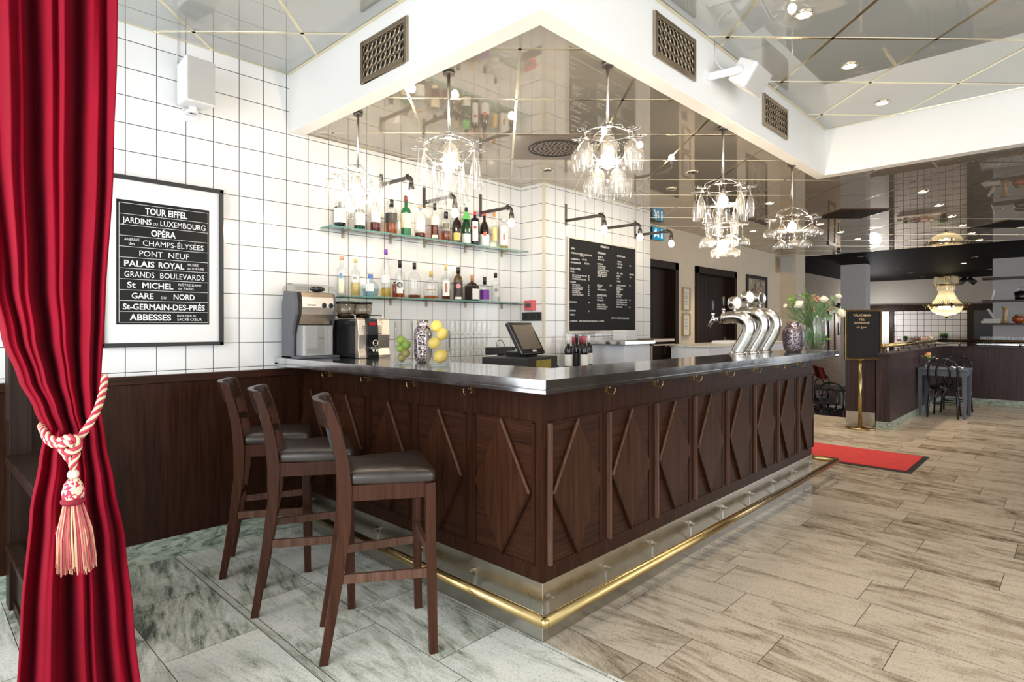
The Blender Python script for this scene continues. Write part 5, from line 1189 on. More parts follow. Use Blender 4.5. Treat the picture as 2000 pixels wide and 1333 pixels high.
# beer taps
def beer_tap(label, x, y, zt, knob):
    t = thing('beer_tap', label, 'beer tap', (x, y, ZT), group='curved steel beer taps')
    P0 = [(0, .006), (0, .02), (-.016, .058), (-.052, .11), (-.083, .17), (-.098, .22), (-.092, .265), (-.060, .300), (-.010, .318), (.045, .322), (.085, .318), (.105, .312)]
    s = (zt - ZT) / .372
    pts = []
    for i in range(len(P0) - 1):
        for q in range(3):
            a = q / 3; pts.append((P0[i][0] * (1 - a) + P0[i + 1][0] * a, P0[i][1] * (1 - a) + P0[i + 1][1] * a))
    pts.append(P0[-1])
    for _ in range(2): pts = [pts[0]] + [((pts[i - 1][0] + 2 * pts[i][0] + pts[i + 1][0]) / 4, (pts[i - 1][1] + 2 * pts[i][1] + pts[i + 1][1]) / 4) for i in range(1, len(pts) - 1)] + [pts[-1]]
    rad = [.050 - .004 * (i / len(pts)) for i in range(len(pts))]
    W_ = lambda dy, dz: Vector((x, y + dy * s, ZT + dz * s))
    b = MB().tube([W_(*p_) for p_ in pts], rad, 20); b.ball(W_(.108, .311), .046, 14, 10); b.build('column', M['steel'], t)
    MB().lathe([(.068, .0005), (.068, .006), (.056, .012), (.052, .02)], (x, y, ZT), 24).build('base_flange', M['steel'], t)
    MB().cyl(W_(.13, .305), W_(.165, .303), .022, 14).build('collar', M['black'], t)
    b = MB(); b.cyl(W_(.165, .303), W_(.20, .302), .016, 12); b.tube([W_(.19, .302), W_(.225, .298), W_(.245, .27), W_(.262, .235)], [.015, .017, .016, .012], 12); b.cyl(W_(.225, .30), W_(.225, .345), .011, 10); b.lathe([(.013, 0), (.017, .012), (.010, .022)], W_(.225, .335), 12); sp_ = b.build('faucet', M['steel'], t)
    MB().lathe([(.006, 0), (.011, .03), (.013, .09), (.008, .105)], W_(.225, .352), 10).build('handle', M['gloss_black'], t)
    MB().cyl(W_(.03, .355), W_(.03, .40), .009, 10).build('medallion_stem', M['steel'], t)
    c = W_(.03, .440); ax = (Vector((-.25, -.97, 0))).normalized(); Mx = Matrix((Vector((ax.y, -ax.x, 0)), UP, ax)).transposed()
    bo = MB().lathe([(.047, -.030), (.050, -.025), (.050, .022), (.046, .027)], c, 24, 0, Mx).build('medallion', M['steel'], t)
    MB().lathe([(.044, .0275), (1e-5, .030)], c, 24, 0, Mx, caps=False).build('medallion_face', knob, bo)
beer_tap('curved steel beer tap nearest the camera with white round badge', 4.453, 1.885, 1.515, paint((.85, .83, .76), .3))
beer_tap('curved steel beer tap in the middle of the three, tallest badge', 4.704, 1.885, 1.56, paint((.86, .86, .84), .3))
beer_tap('curved steel beer tap farthest from the bar corner with silver badge', 4.956, 1.885, 1.56, M['steel'])
# patterned lantern vase and flower vase at the far end
def patterned():
    m, nt, b = new_mat('lace_pattern_vase'); tc = nt.nodes.new('ShaderNodeTexCoord'); v = nt.nodes.new('ShaderNodeTexVoronoi'); v.inputs['Scale'].default_value = 55; v.feature = 'DISTANCE_TO_EDGE'; L(nt, tc.outputs['Object'], v.inputs[0])
    L(nt, ramp(nt, v.outputs['Distance'], [(0.05, (.30, .24, .25)), (0.16, (.035, .03, .045))]), b.inputs['Base Color']); b.inputs['Roughness'].default_value = .3; b.inputs['Metallic'].default_value = .4; return m
pv_ = on_z(1549.5, 688, ZT); t = thing('patterned_vase', 'dark lace-patterned round-shouldered vase near the end of the bar', 'vase', (pv_.x, pv_.y, ZT))
MB().lathe([(.052, .0005), (.066, .012), (.078, .045), (.083, .10), (.084, .15), (.078, .185), (.058, .21), (.046, .216), (.048, .248), (.04, .248)], pv_, 28).build('body', patterned(), t)
MB().lathe([(.0475, .217), (.0495, .2485), (.041, .2495)], pv_, 24, caps=False).build('neck_band', metal('mauve_metal_dark', (.32, .26, .28), .3), t)
pf_ = on_z(1592, 685, ZT); random.seed(11)
t = thing('flower_vase', 'clear glass vase of white roses, pink blossom and green leaves on the bar end', 'flowers', (pf_.x, pf_.y, ZT))
MB().lathe([(.055, .0005), (.062, .01), (.085, .06), (.096, .13), (.094, .21), (.085, .29), (.088, .302), (.083, .30), (.09, .2), (.092, .13), (.08, .06), (.05, .014)], pf_, 28, caps=False).build('glass', M['clear'], t)
MB().lathe([(1e-5, .004), (.056, .005), (.078, .06), (.088, .12), (1e-5, .121)], pf_, 24, caps=False).build('water', glass('vase_water', (.90, .94, .90), 1.33, 0, .8), t)
M['stem'] = plain('flower_stem', (.14, .26, .05), .5, var=.3); M['leaf'] = plain('eucalyptus_leaf', (.20, .33, .16), .5, var=.3, scale=10); M['leaf_bright'] = plain('bright_leaf', (.17, .36, .05), .45, var=.3, scale=10)
M['rose'] = plain('white_rose', (.80, .73, .58), .6, var=.06); M['pinkb'] = plain('pink_blossom', (.55, .27, .18), .6, var=.3, scale=40); M['grassy'] = plain('feathery_green', (.10, .20, .05), .7, var=.3)
D5 = (pf_ - CAMP).dot(FW); pm5 = F / D5
def fpt(x, y, dd=0): return dep(x, y, D5 + dd)
stm = MB(); base = pf_ + UP * .015
def stem_to(pnt, r=.0028, b=None):
    p0 = base + Vector((random.uniform(-.03, .03), random.uniform(-.03, .03), 0)); mid = pf_ + UP * .29 + (pnt - pf_ - UP * .29) * .12; mid.z = ZT + .29
    mid = pf_ + Vector(((pnt - pf_).x, (pnt - pf_).y, 0)).normalized() * .05 + UP * .28
    (b or stm).tube([p0, (p0 + mid) / 2, mid, (mid + pnt) / 2 + UP * .01, pnt], r, 5)
def rose(p, r, tilt):
    b = MB(); ax = tilt.normalized(); Mx = ax.to_track_quat('Z', 'Y').to_matrix()
    for L_ in range(5):
        k = 1 - L_ * .17
        for j in range(5):
            a0 = j * 2 * math.pi / 5 + L_ * .65
            def fn(u, v):
                a = a0 + (u - .5) * 1.75; w = math.sin(math.pi * min(1, v * .62 + .12)); rr = r * k * w * (1 + .10 * v); z = -r * .7 + r * 1.55 * v * (.72 + .07 * L_) - .12 * r * abs(u - .5)
                return p + Mx @ Vector((rr * math.cos(a), rr * math.sin(a), z))
            b.sheet(fn, 6, 5)
    return b
for (x, y, r, dd, tl) in ((1560, 595, 10, -.05, (-.3, .5, .8)), (1609, 585, 9, -.03, (0, 0, 1)), (1638, 579, 6.5, 0, (.3, -.3, .9)), (1643, 612, 10, -.04, (.5, -.5, .3)), (1533, 598, 5, .02, (-.5, .4, .4))):
    p = fpt(x, y, dd); stem_to(p); rose(p, r / pm5 * .95, Vector(tl)).build('rose', M['rose'], t)
bl = MB()
for (x, y, n, sp_) in ((1592, 584, 24, 11), (1588, 606, 6, 9), (1618, 600, 8, 9)):
    p = fpt(x, y); stem_to(p, .0018)
    for _ in range(n): bl.ball(p + Vector((random.gauss(0, 1), random.gauss(0, 1), random.gauss(0, 1))) * (sp_ / pm5 * .45), random.uniform(1.3, 2.8) / pm5, 6, 5)
bl.build('blossom', M['pinkb'], t)
def leaf(b, p, d, ln, wd, nrm):
    d = d.normalized(); s = d.cross(nrm).normalized(); n2 = s.cross(d)
    def fn(u, v): w = math.sin(math.pi * (v ** .8)) * wd; return p + d * (ln * v) + s * (w * (u - .5)) + n2 * (-.18 * ln * v * v - .25 * w * abs(u - .5))
    b.sheet(fn, 4, 8)
le = MB()
for (x, y, dx, dy, ln, wd) in ((1590, 622, 6, -22, 40, 20), (1603, 610, 4, -20, 34, 18), (1597, 640, -8, 24, 40, 22), (1612, 598, 8, -10, 24, 15), (1625, 585, 10, -12, 18, 12), (1560, 610, -12, -14, 26, 12), (1576, 640, -4, 30, 34, 14), (1615, 625, 14, -10, 26, 14), (1632, 605, 12, -4, 20, 12), (1605, 650, 8, 26, 26, 16), (1583, 600, -8, -10, 22, 12)):
    p = fpt(x, y, random.uniform(-.06, .05)); q = fpt(x + dx, y + dy, random.uniform(-.06, .06)); leaf(le, p, q - p, ln / pm5, wd / pm5, -FW + Vector((random.uniform(-.4, .4), random.uniform(-.4, .4), random.uniform(-.2, .5)))); stem_to(p, .0018)
le.build('leaves', M['leaf'], t)['kind'] = 'stuff'
l2 = MB()
for k in range(46):
    x, y = random.choice(((1548, 592), (1570, 578), (1580, 574), (1556, 588), (1574, 598), (1603, 668), (1590, 590)));  x += random.uniform(-9, 9); y += random.uniform(-8, 8)
    p = fpt(x, y, random.uniform(-.06, .04)); leaf(l2, p, Vector((random.uniform(-1, 1), random.uniform(-1, 1), random.uniform(-.3, 1))), random.uniform(8, 15) / pm5, random.uniform(4, 7) / pm5, Vector((random.uniform(-1, 1), random.uniform(-1, 1), 1)))
for x, y in ((1548, 592), (1572, 577)): stem_to(fpt(x, y), .0022)
l2.build('small_leaves', M['leaf_bright'], t)['kind'] = 'stuff'
fe = MB(); p0 = fpt(1583, 640)
for k in range(150):
    a = random.uniform(-1.15, 1.0); ln = random.uniform(40, 78)
    q = fpt(1583 + math.sin(a) * ln * 1.0, 642 - math.cos(a) * ln, random.uniform(-.12, .12)); m_ = (p0 + q) / 2 + UP * .012
    fe.tube([p0 + Vector((random.uniform(-.02, .02), random.uniform(-.02, .02), 0)), m_, q + Vector((0, 0, -.004))], .0009, 3, caps=False)
fe.build('feathery_grass', M['grassy'], t)['kind'] = 'stuff'
stm.build('stems', M['stem'], t)

# ------------------------------------------------------------------ chandeliers of hanging drinking glasses
GP = {   # profiles hung upside down: (radius, distance below the foot), and the foot radius
 'goblet': ([(.0045, 0), (.0040, .045), (.022, .055), (.040, .078), (.044, .105), (.038, .150), (.034, .178)], .036),
 'flute': ([(.004, 0), (.0038, .055), (.010, .062), (.024, .100), (.028, .135), (.026, .17), (.022, .205)], .030),
 'cone': ([(.003, 0), (.004, .03), (.012, .10), (.024, .17), (.031, .205)], .032),
 'coupe': ([(.0045, 0), (.004, .075), (.014, .085), (.045, .102), (.052, .122), (.046, .142)], .036),
 'highball': ([(.012, 0), (.030, .006), (.033, .02), (.034, .15), (.036, .155)], .020),
}
def glass_chandelier(label, x, y, zrod, tiers, rings, zbulb, bulbs=1):
    t = thing('glass_chandelier', label, 'chandelier', (x, y, ZI), group='pendant lamps hung with drinking glasses'); c = Vector((x, y, 0))
    MB().cyl(c + UP * (zrod - .02), c + UP * (ZI - .001), .0085, 10).build('rod', M['steel'], t)
    MB().lathe([(.03, -.022), (.032, -.004), (.02, 0)], c + UP * ZI, 14).build('ceiling_rose', M['iron'], t)
    w = MB()
    for r, z in rings: w.ring(c + UP * z, r, .0020, 36, 6)
    r0, z0 = rings[0]
    for k in range(6):
        a = 2 * math.pi * k / 6 + .3; d = Vector((math.cos(a), math.sin(a), 0))
        w.tube([c + UP * (zrod + .0), c + d * r0 * .5 + UP * (zrod - .008 + .3 * (z0 - zrod) * .3), c + d * r0 * .9 + UP * (z0 + (zrod - z0) * .45), c + d * r0 + UP * z0], .0018, 6)
    for (ra_, za_), (rb_, zb_) in zip(rings[:-1], rings[1:]):
        for k in range(3):
            a = 2 * math.pi * k / 3 + .8; d = Vector((math.cos(a), math.sin(a), 0)); w.tube([c + d * ra_ + UP * za_, c + d * (max(ra_, rb_) + .015) + UP * (za_ + zb_) / 2, c + d * rb_ + UP * zb_], .0016, 6)
    for n, r, zf, kind, ph in tiers:
        for k in range(n):
            a = 2 * math.pi * k / n + ph; d = Vector((math.cos(a), math.sin(a), 0)); s = Vector((-d.y, d.x, 0)); p = c + d * r + UP * (zf - .004)
            for sg in (-1, 1): w.tube([c + d * (r - .05) + s * sg * .010 + UP * (zf - .004), p + d * .035 + s * sg * .014, p + d * .038 + s * sg * .014 + UP * .016], .0013, 5)
    w.build('wire_frame', M['steel'], t)
    MB().lathe([(.018, -.06), (.020, -.02), (.012, 0)], c + UP * (zbulb + .105), 12).build('socket', M['iron'], t)
    for q in range(bulbs):
        zb = zbulb - .30 * q
        MB().ball(c + UP * zb, .034, 14, 10, sc=(1, 1, 1.25)).build('bulb', M['bulb'], t)
    made = {}
    for n, r, zf, kind, ph in tiers:
        pf, fr_ = GP[kind]
        for k in range(n):
            a = 2 * math.pi * k / n + ph; p = c + Vector((math.cos(a) * r, math.sin(a) * r, zf))
            if kind not in made:
                b = MB(); prof = [(fr_, .002), (fr_ * .97, .004), (.008, -.001)] if kind != 'highball' else [(1e-5, 0)]
                b.lathe(prof + [(q_, -z_ - .002) for q_, z_ in pf], (0, 0, 0), 14, caps=False)
                if kind == 'highball':
                    for i_, v in enumerate(b.v): pass
                o = b.build('hanging_glass', M['sparkle'], t, world=False); made[kind] = o
            else:
                o = made[kind].copy(); COL.objects.link(o); o.parent = t
            o.location = p - Vector((x, y, ZI))
M['sparkle'] = sparkle('sparkling_glass')
glass_chandelier('pendant chandelier of ribbed straight glasses nearest the tiled wall', 2.033, 3.322, 2.43, [(8, .165, 2.335, 'highball', .2), (5, .10, 2.25, 'highball', .5)], [(.125, 2.345), (.075, 2.255)], 2.25)
glass_chandelier('pendant chandelier of slender cone flutes over the short counter', 2.043, 2.436, 2.43, [(7, .165, 2.355, 'cone', .45), (2, .09, 2.40, 'goblet', 1.0), (5, .085, 2.265, 'cone', .1)], [(.125, 2.365), (.075, 2.245)], 2.26)
glass_chandelier('pendant chandelier of wine goblets over the bar corner', 2.546, 1.762, 2.44, [(7, .150, 2.385, 'goblet', .2), (5, .088, 2.245, 'goblet', .6)], [(.115, 2.395), (.06, 2.235)], 2.255)
glass_chandelier('long three-tier pendant chandelier of champagne flutes and coupes', 3.913, 1.761, 2.41, [(8, .175, 2.335, 'flute', .3), (5, .09, 2.225, 'flute', .7), (5, .125, 2.09, 'coupe', .2), (3, .06, 2.02, 'coupe', .9)], [(.135, 2.345), (.075, 2.23), (.09, 2.09)], 2.25, 2)
glass_chandelier('pendant chandelier of wide coupe glasses farthest along the bar', 5.207, 1.744, 2.40, [(9, .185, 2.30, 'coupe', .2), (6, .11, 2.20, 'coupe', .5)], [(.14, 2.31), (.08, 2.21)], 2.23)
# ------------------------------------------------------------------ on the cream wall
def exit_sign():
    Yf = 4.07; a, b_ = on_y(1275, 455, Yf), on_y(1297.5, 455, Yf); z1, z0 = on_y(1286, 445.5, Yf).z, on_y(1286, 469, Yf).z
    t = thing('exit_sign', 'blue lit pictogram sign high on the cream wall beside the tiled pillar', 'sign', ((a.x + b_.x) / 2, Yf, z0))
    MB().box(a.x, b_.x, Yf + .002, YC - .001, z0, z1).build('housing', M['gloss_black'], t)
    MB().box(a.x, b_.x, Yf, Yf + .002, z0, z1).build('face', glow('sign_blue', (.03, .33, .55), .9), t)
    m = MB(); W_, H_ = b_.x - a.x, z1 - z0; P = lambda u, v: Vector((a.x + u * W_, Yf - .0015, z0 + v * H_))
    def poly(pts): m.add([P(*p) for p in pts], [tuple(range(len(pts)))])
    def circ(u, v, r): poly([(u + r * math.cos(k * math.pi / 6), v + r * W_ / H_ * math.sin(k * math.pi / 6)) for k in range(12)])
    circ(.26, .84, .06); poly([(.12, .72), (.34, .74), (.36, .52), (.2, .5)]); poly([(.2, .5), (.3, .5), (.18, .18), (.08, .2)]); poly([(.28, .52), (.36, .5), (.44, .3), (.36, .26)]); poly([(.34, .72), (.44, .6), (.4, .56), (.32, .66)])
    poly([(.47, .45), (.53, .45), (.53, .65), (.47, .65)]); poly([(.44, .65), (.56, .65), (.5, .78)]); poly([(.47, .2), (.53, .2), (.53, .42), (.47, .42)])
    circ(.77, .84, .06); poly([(.66, .72), (.88, .72), (.82, .45), (.72, .45)]); poly([(.70, .45), (.76, .45), (.76, .16), (.70, .16)]); poly([(.78, .45), (.84, .45), (.84, .16), (.78, .16)])
    m.build('pictogram', glow('sign_white', (.9, .95, 1), 1.3), t)
exit_sign()
def wall_frame(name, label, cat, x0, x1, yt, yb, Y, fcol, inner, fw=.02, grp=None):
    a, b_ = on_y(x0, (yt + yb) / 2, Y).x, on_y(x1, (yt + yb) / 2, Y).x; xm = (x0 + x1) / 2
    z1, z0 = on_y(xm, yt, Y).z, on_y(xm, yb, Y).z
    t = thing(name, label, cat, ((a + b_) / 2, Y, z0), group=grp); b = MB()
    for q in ((a, a + fw, z0, z1), (b_ - fw, b_, z0, z1), (a + fw, b_ - fw, z0, z0 + fw), (a + fw, b_ - fw, z1 - fw, z1)): b.box(q[0], q[1], Y - .015, YC - .001, q[2], q[3])
    b.build('frame', fcol, t); MB().box(a + fw, b_ - fw, Y, YC - .002, z0 + fw, z1 - fw).build('print', inner, t)
    return t, a, b_, z0, z1
gold = plain('thin_gold_frame', (.48, .34, .16), .35, .4)
for lb, yt, yb in (('upper framed notice on the cream wall between the two doors', 562, 607), ('lower framed notice on the cream wall between the two doors', 612, 657)):
    t, a, b_, z0, z1 = wall_frame('framed_notice', lb, 'notice', 1333, 1347.5, yt, yb, YC - .012, gold, paint((.80, .76, .68)), .02, 'framed notices between the doors')
    m = MB()
    for k in range(9):
        zz = z1 - (z1 - z0) * (.22 + .065 * k); w_ = (.5, .62, .3, .55, .6, .4, .58, .35, .5)[k]; xm = (a + b_) / 2; m.box(xm - (b_ - a) * w_ * .4, xm + (b_ - a) * w_ * .4, YC - .0135, YC - .0125, zz, zz + .008)
    m.build('print_lines', paint((.35, .32, .3)), t)
def sepia():
    m, nt, b = new_mat('sepia_print'); tc = nt.nodes.new('ShaderNodeTexCoord'); n = noise(nt, tc.outputs['Object'], 9, 8, .7, 1.0)
    L(nt, ramp(nt, n, [(.40, (.10, .07, .05)), (.5, (.45, .36, .26)), (.62, (.62, .53, .41))]), b.inputs['Base Color']); b.inputs['Roughness'].default_value = .3; return m
wall_frame('wall_picture', 'black framed mottled brown print on the cream wall behind the beer taps', 'picture', 1458, 1497.5, 539, 664, YC - .012, M['black'], sepia(), .06)
b = thing('wall_switch', 'black wall switch below the framed notices', 'switch', (8.3, YC - .01, 1.1)); a_, c_ = on_y(1334, 680, YC - .01), on_y(1342, 680, YC - .01)
MB().box(a_.x, c_.x, YC - .012, YC - .001, on_y(1338, 688, YC).z, on_y(1338, 673, YC).z).build('plate', M['black'], b); MB().box(a_.x + .03, c_.x - .03, YC - .018, YC - .012, on_y(1338, 684, YC).z, on_y(1338, 677, YC).z).build('rocker', M['gloss_black'], b)

# ------------------------------------------------------------------ red carpet, welcome sign, partitions
cp = thing('red_carpet', 'red runner carpet with black edge on the stone floor behind the bar end', 'carpet', (7.12, 2.2, 0))
MB().box(6.64, 7.60, 1.15, 2.78, .001, .006).build('rubber_edge', M['black'], cp); MB().box(6.70, 7.56, 1.20, 2.74, .006, .012).build('pile', plain('red_pile', (.55, .035, .03), .95, var=.12, scale=14, bumpy=.2), cp)
sg = thing('welcome_sign', 'black welcome sign on a brass stand in front of the dark podium', 'sign', (9.12, 2.165, 0)); so = Vector((9.12, 2.165, 0))
MB().lathe([(.185, .001), (.185, .012), (.17, .022), (.05, .03), (.03, .04)], so, 32).build('base', M['brass'], sg); MB().cyl(so + UP * .03, so + UP * .94, .024, 16).build('pole', M['brass'], sg)
MB().lathe([(.028, -.02), (.05, -.012), (.05, 0)], so + UP * .945, 18).build('collar', M['brass'], sg)
Dn = (so - CAMP).dot(FW); sgx = lambda x, y, d=0: dep(x, y, Dn - .02 + d)
u_, nrm = RT.copy(), -FW
pl_, pr_, pt__, pb__ = 1650, 1721, 605.5, 702
wS = (pr_ - pl_) / F * Dn; hS = (pb__ - pt__) / F * Dn; cS = sgx((pl_ + pr_) / 2, (pt__ + pb__) / 2); MS = Matrix((u_, UP, nrm)).transposed()
MB().obox(cS, (wS - .02, hS - .02, .02), MS).build('letter_panel', plain('black_felt', (.012, .012, .014), .85), sg)
b = MB(); tt = .024
for cx_, cy_, w_, h_ in ((-wS / 2 + tt / 2, 0, tt, hS), (wS / 2 - tt / 2, 0, tt, hS), (0, hS / 2 - tt / 2, wS - 2 * tt, tt), (0, -hS / 2 + tt / 2, wS - 2 * tt, tt)): b.obox(cS + MS @ Vector((cx_, cy_, 0)), (w_, h_, .035), MS)
b.build('brass_frame', M['brass'], sg, bevel=.004)
m = MB()
for body, x, y, h, w_ in (('VÄLKOMNA', 1682.5, 618.3, 4.3, 35), ('TILL', 1682.5, 626.6, 4.0, 12.5), ('SOFIEHOF', 1682.5, 633.3, 4.3, 30), ('KÖK', 1675.5, 641, 2.3, 6.5), ('&', 1682, 642.2, 4.3, 4), ('BAR', 1688.3, 641, 2.3, 6.5)):
    text(m, body, sgx(x, y, .0) + nrm * .0115, u_, UP, h / F * Dn, w_ / F * Dn, 'C', .03)
m.build('lettering', plain('peach_gold_letters', (.72, .50, .28), .4), sg)
pd = thing('reception_podium', 'dark wooden reception podium with steel kick plate behind the welcome sign', 'podium', (9.6, 2.18, 0))
MB().box(9.32, 9.9, 2.03, 2.40, .20, 1.07).build('body', M['part_wood'], pd); MB().box(9.325, 9.89, 2.035, 2.395, 0, .20).build('kick_plate', M['kick'], pd); MB().box(9.30, 9.92, 2.02, 2.41, 1.07, 1.09).build('top', M['wenge_x'], pd)
lp = thing('low_partition', 'dark wooden low partition with brass handrail and stone skirting around the dining area', 'partition', (11, 1.92, 0))
b = MB(); b.box(9.257, 13.44, 1.845, 2.005, .10, 1.0); b.box(13.44, 13.60, -1.4, 2.005, .10, 1.0); b.build('panelling', M['part_wood'], lp)
b = MB(); b.box(9.25, 13.44, 1.84, 2.01, 0, .10); b.box(13.435, 13.6, -1.4, 1.84, 0, .10); b.build('stone_skirting', M['stone_base'], lp)
b = MB(); b.box(9.24, 13.42, 1.83, 2.02, 1.0, 1.03); b.box(13.42, 13.62, -1.4, 2.02, 1.0, 1.03); b.build('capping', M['part_wood'], lp, bevel=.004)
b = MB(); zr2 = 1.125; b.tube([(9.30, 1.925, zr2), (13.52, 1.925, zr2)], .026, 12); b.tube([(13.52, 1.925, zr2), (13.52, -1.4, zr2)], .026, 12); b.ball((13.52, 1.925, zr2), .027); b.ball((9.30, 1.925, zr2), .034); hr = b.build('handrail', M['brass'], lp)
for x in (9.45, 10.2, 11.0, 11.8, 12.6, 13.3): MB().cyl((x, 1.925, 1.03), (x, 1.925, zr2), .010, 8).build('rail_post', M['brass'], hr)
for y in (1.6, .75, 0, -.8): MB().cyl((13.52, y, 1.03), (13.52, y, zr2), .010, 8).build('rail_post', M['brass'], hr)

# ------------------------------------------------------------------ small table, two bentwood chairs, bud vase
M['table_blue'] = plain('blue_grey_paint', (.11, .125, .165), .45, var=.06)
tb2 = thing('bistro_table', 'small blue-grey painted square table against the dark partition', 'table', (11.3, 1.52, 0)); tx0, tx1, ty0, ty1, th = 11.02, 11.62, 1.215, 1.825, .745
MB().box(tx0 - .01, tx1 + .01, ty0 - .01, ty1, th - .028, th).build('table_top', M['table_blue'], tb2, bevel=.004)
b = MB(); b.box(tx0 + .01, tx1 - .01, ty0 + .01, ty0 + .03, th - .11, th - .028); b.box(tx0 + .01, tx1 - .01, ty1 - .03, ty1 - .01, th - .11, th - .028); b.box(tx0 + .01, tx0 + .03, ty0, ty1 - .01, th - .11, th - .028); b.box(tx1 - .03, tx1 - .01, ty0, ty1 - .01, th - .11, th - .028); b.build('apron', M['table_blue'], tb2)
for x in (tx0 + .03, tx1 - .03):
    for y in (ty0 + .03, ty1 - .03): MB().beam((x, y, 0), (x, y, th - .028), .035, .035, (1, 0, 0), w2=.06, d2=.06).build('leg', M['table_blue'], tb2)
def bentwood(label):
    t = thing('bentwood_chair', label, 'chair', group='black bentwood chairs at the small table')
    MB().lathe([(.19, .44), (.205, .45), (.205, .465), (.19, .475), (.12, .470), (1e-5, .466)], (0.02, 0, 0), 28).build('seat', M['gloss_black'], t, False)
    MB().ring((.02, 0, .435), .185, .016, 28, 8).build('seat_ring', M['gloss_black'], t, False); MB().ring((.02, 0, .20), .16, .010, 28, 6).build('leg_ring', M['gloss_black'], t, False)
    for sy in (-1, 1):
        MB().tube([(-.24, .19 * sy, 0), (-.205, .18 * sy, .2), (-.175, .165 * sy, .44)], [.014, .016, .017], 10).build('leg', M['gloss_black'], t, False)
        MB().tube([(.20, .17 * sy, 0), (.175, .155 * sy, .22), (.15, .13 * sy, .44)], [.013, .015, .017], 10).build('leg', M['gloss_black'], t, False)
    P = [(-.175, .165, .44), (-.185, .175, .55), (-.205, .185, .68), (-.225, .178, .78), (-.238, .14, .855), (-.243, .075, .893), (-.245, 0, .902)]
    P = P + [(x, -y, z) for x, y, z in P[-2::-1]]; MB().tube(P, .0155, 10).build('outer_hoop', M['gloss_black'], t, False)
    P = [(-.17, .055, .46), (-.19, .075, .58), (-.21, .088, .68), (-.225, .075, .76), (-.232, .04, .80), (-.234, 0, .812)]
    P = P + [(x, -y, z) for x, y, z in P[-2::-1]]; MB().tube(P, .0125, 10).build('inner_hoop', M['gloss_black'], t, False)
    return t
bch = bentwood('black bentwood chair with its back to the bar at the small table'); bch.location = (11.20, 1.50, 0)
dup(bch, (11.86, 1.45, 0), R(180), 'black bentwood chair on the far side of the small table')
bv = thing('bud_vase', 'small glass vase with one peach rose on the blue-grey table', 'flowers', (11.25, 1.72, th)); pb = Vector((11.25, 1.72, th + .0005))
MB().lathe([(.035, 0), (.045, .03), (.04, .07), (.022, .10), (.026, .13)], pb, 16, caps=False).build('glass', M['sparkle'], bv); tp_ = dep(1812, 693, (pb - CAMP).dot(FW))
MB().tube([pb + UP * .02, pb + UP * .13, tp_], .004, 6).build('stem', M['stem'], bv); rose(tp_, .045, Vector((-.4, .3, .8))).build('rose', plain('peach_rose', (.80, .38, .16), .6), bv)
b = MB()
for a in range(5): leaf(b, pb + UP * .12, Vector((math.cos(a * 1.3), math.sin(a * 1.3), .9)), .13, .06, Vector((0, 0, 1)))
b.build('leaves', M['leaf'], bv)
nb = thing('napkin', 'crumpled white napkin on the near edge of the blue-grey table', 'napkin', (11.15, 1.32, th)); b = MB()
b.sheet(lambda u, v: Vector((11.12 + .14 * v, 1.27 + .16 * u, th + .004 + .03 * abs(math.sin(5 * u + 3 * v)))), 10, 8); b.build('cloth', M['paper'], nb)

# ------------------------------------------------------------------ columns, black ceiling lamps, far wall
for nm, x, y in (('wall_column_left', 14.8, 3.62), ('wall_column_right', 15.55, 1.02)):
    w = MB(); w.box(x - .1, x + .25, y - .24, y + .26, -.45, ZI); struct(nm, w, M['column_paint'])
for i, (x, y) in enumerate(((1681, 501), (1751, 524), (1778, 533), (1802, 541), (1932, 526), (1904, 502))):
    p = on_z(x, y, ZI); downlight(p.x, p.y, ZI, ('unlit spot in the black ceiling above the white column by the sign', 'unlit spot in the black ceiling, nearest of the three left of the crystal chandelier', 'unlit spot in the black ceiling, middle of the three left of the crystal chandelier', 'unlit spot in the black ceiling, farthest of the three left of the crystal chandelier', 'unlit spot in the black ceiling beside the right white column', 'unlit spot in the black ceiling above the lit one')[i], lit=False, group='spots in the black ceiling')
p = on_z(1882.5, 514, ZI); downlight(p.x, p.y, ZI, 'single lit spot in the black ceiling right of the crystal chandelier', power=60)
XF2 = 20.79
FWX = lambda x, y: on_x(x, y, XF2)
w = MB(); a, b_ = FWX(1746, 620).y, FWX(1890, 620).y; zt = FWX(1800, 607).z; w.box(XF2 - .02, 20.8, b_, a, -.45, zt); struct('wall_tiled_panel', w, M['tile_far'])
w = MB(); z1, z0 = FWX(1800, 596).z, FWX(1800, 608).z; w.box(XF2 - .12, 20.8, FWX(2000, 600).y - 1, FWX(1690, 600).y, z0, z1); struct('trim_lintel', w, M['door_wood'])
w = MB()
for x0, x1 in ((1738, 1746), (1890, 1901)): w.box(XF2 - .1, 20.8, FWX(x1, 640).y, FWX(x0, 640).y, -.45, z0)
struct('trim_posts', w, M['door_wood'])
w = MB(); w.box(XF2 - .03, 20.8, FWX(1950, 640).y, FWX(1901, 640).y, -.45, z0); struct('door_3', w, plain('navy_door', (.022, .024, .032), .4))
w = MB(); w.box(XF2 - .02, 20.8, FWX(1738, 640).y, FWX(1690, 640).y, -.45, z0); struct('trim_kitchen_opening', w, plain('lit_white', (.85, .85, .86), .4))
for i, x in enumerate((1765, 1816, 1855)):
    p = FWX(x, 604); d = bpy.data.lights.new('panel_spot', 'SPOT'); d.energy = 45; d.color = (1, .85, .62); d.spot_size = R(70); d.spot_blend = .7; d.shadow_soft_size = .04
    o = bpy.data.objects.new('panel_spot', d); COL.objects.link(o); o.location = (XF2 - .28, p.y, z0 - .02); o.rotation_euler = (0, R(12), 0)
d = bpy.data.lights.new('kitchen_light', 'POINT'); d.energy = 60; d.shadow_soft_size = .2; o = bpy.data.objects.new('kitchen_light', d); COL.objects.link(o); o.location = (XF2 - 1.0, FWX(1722, 640).y, 1.6)
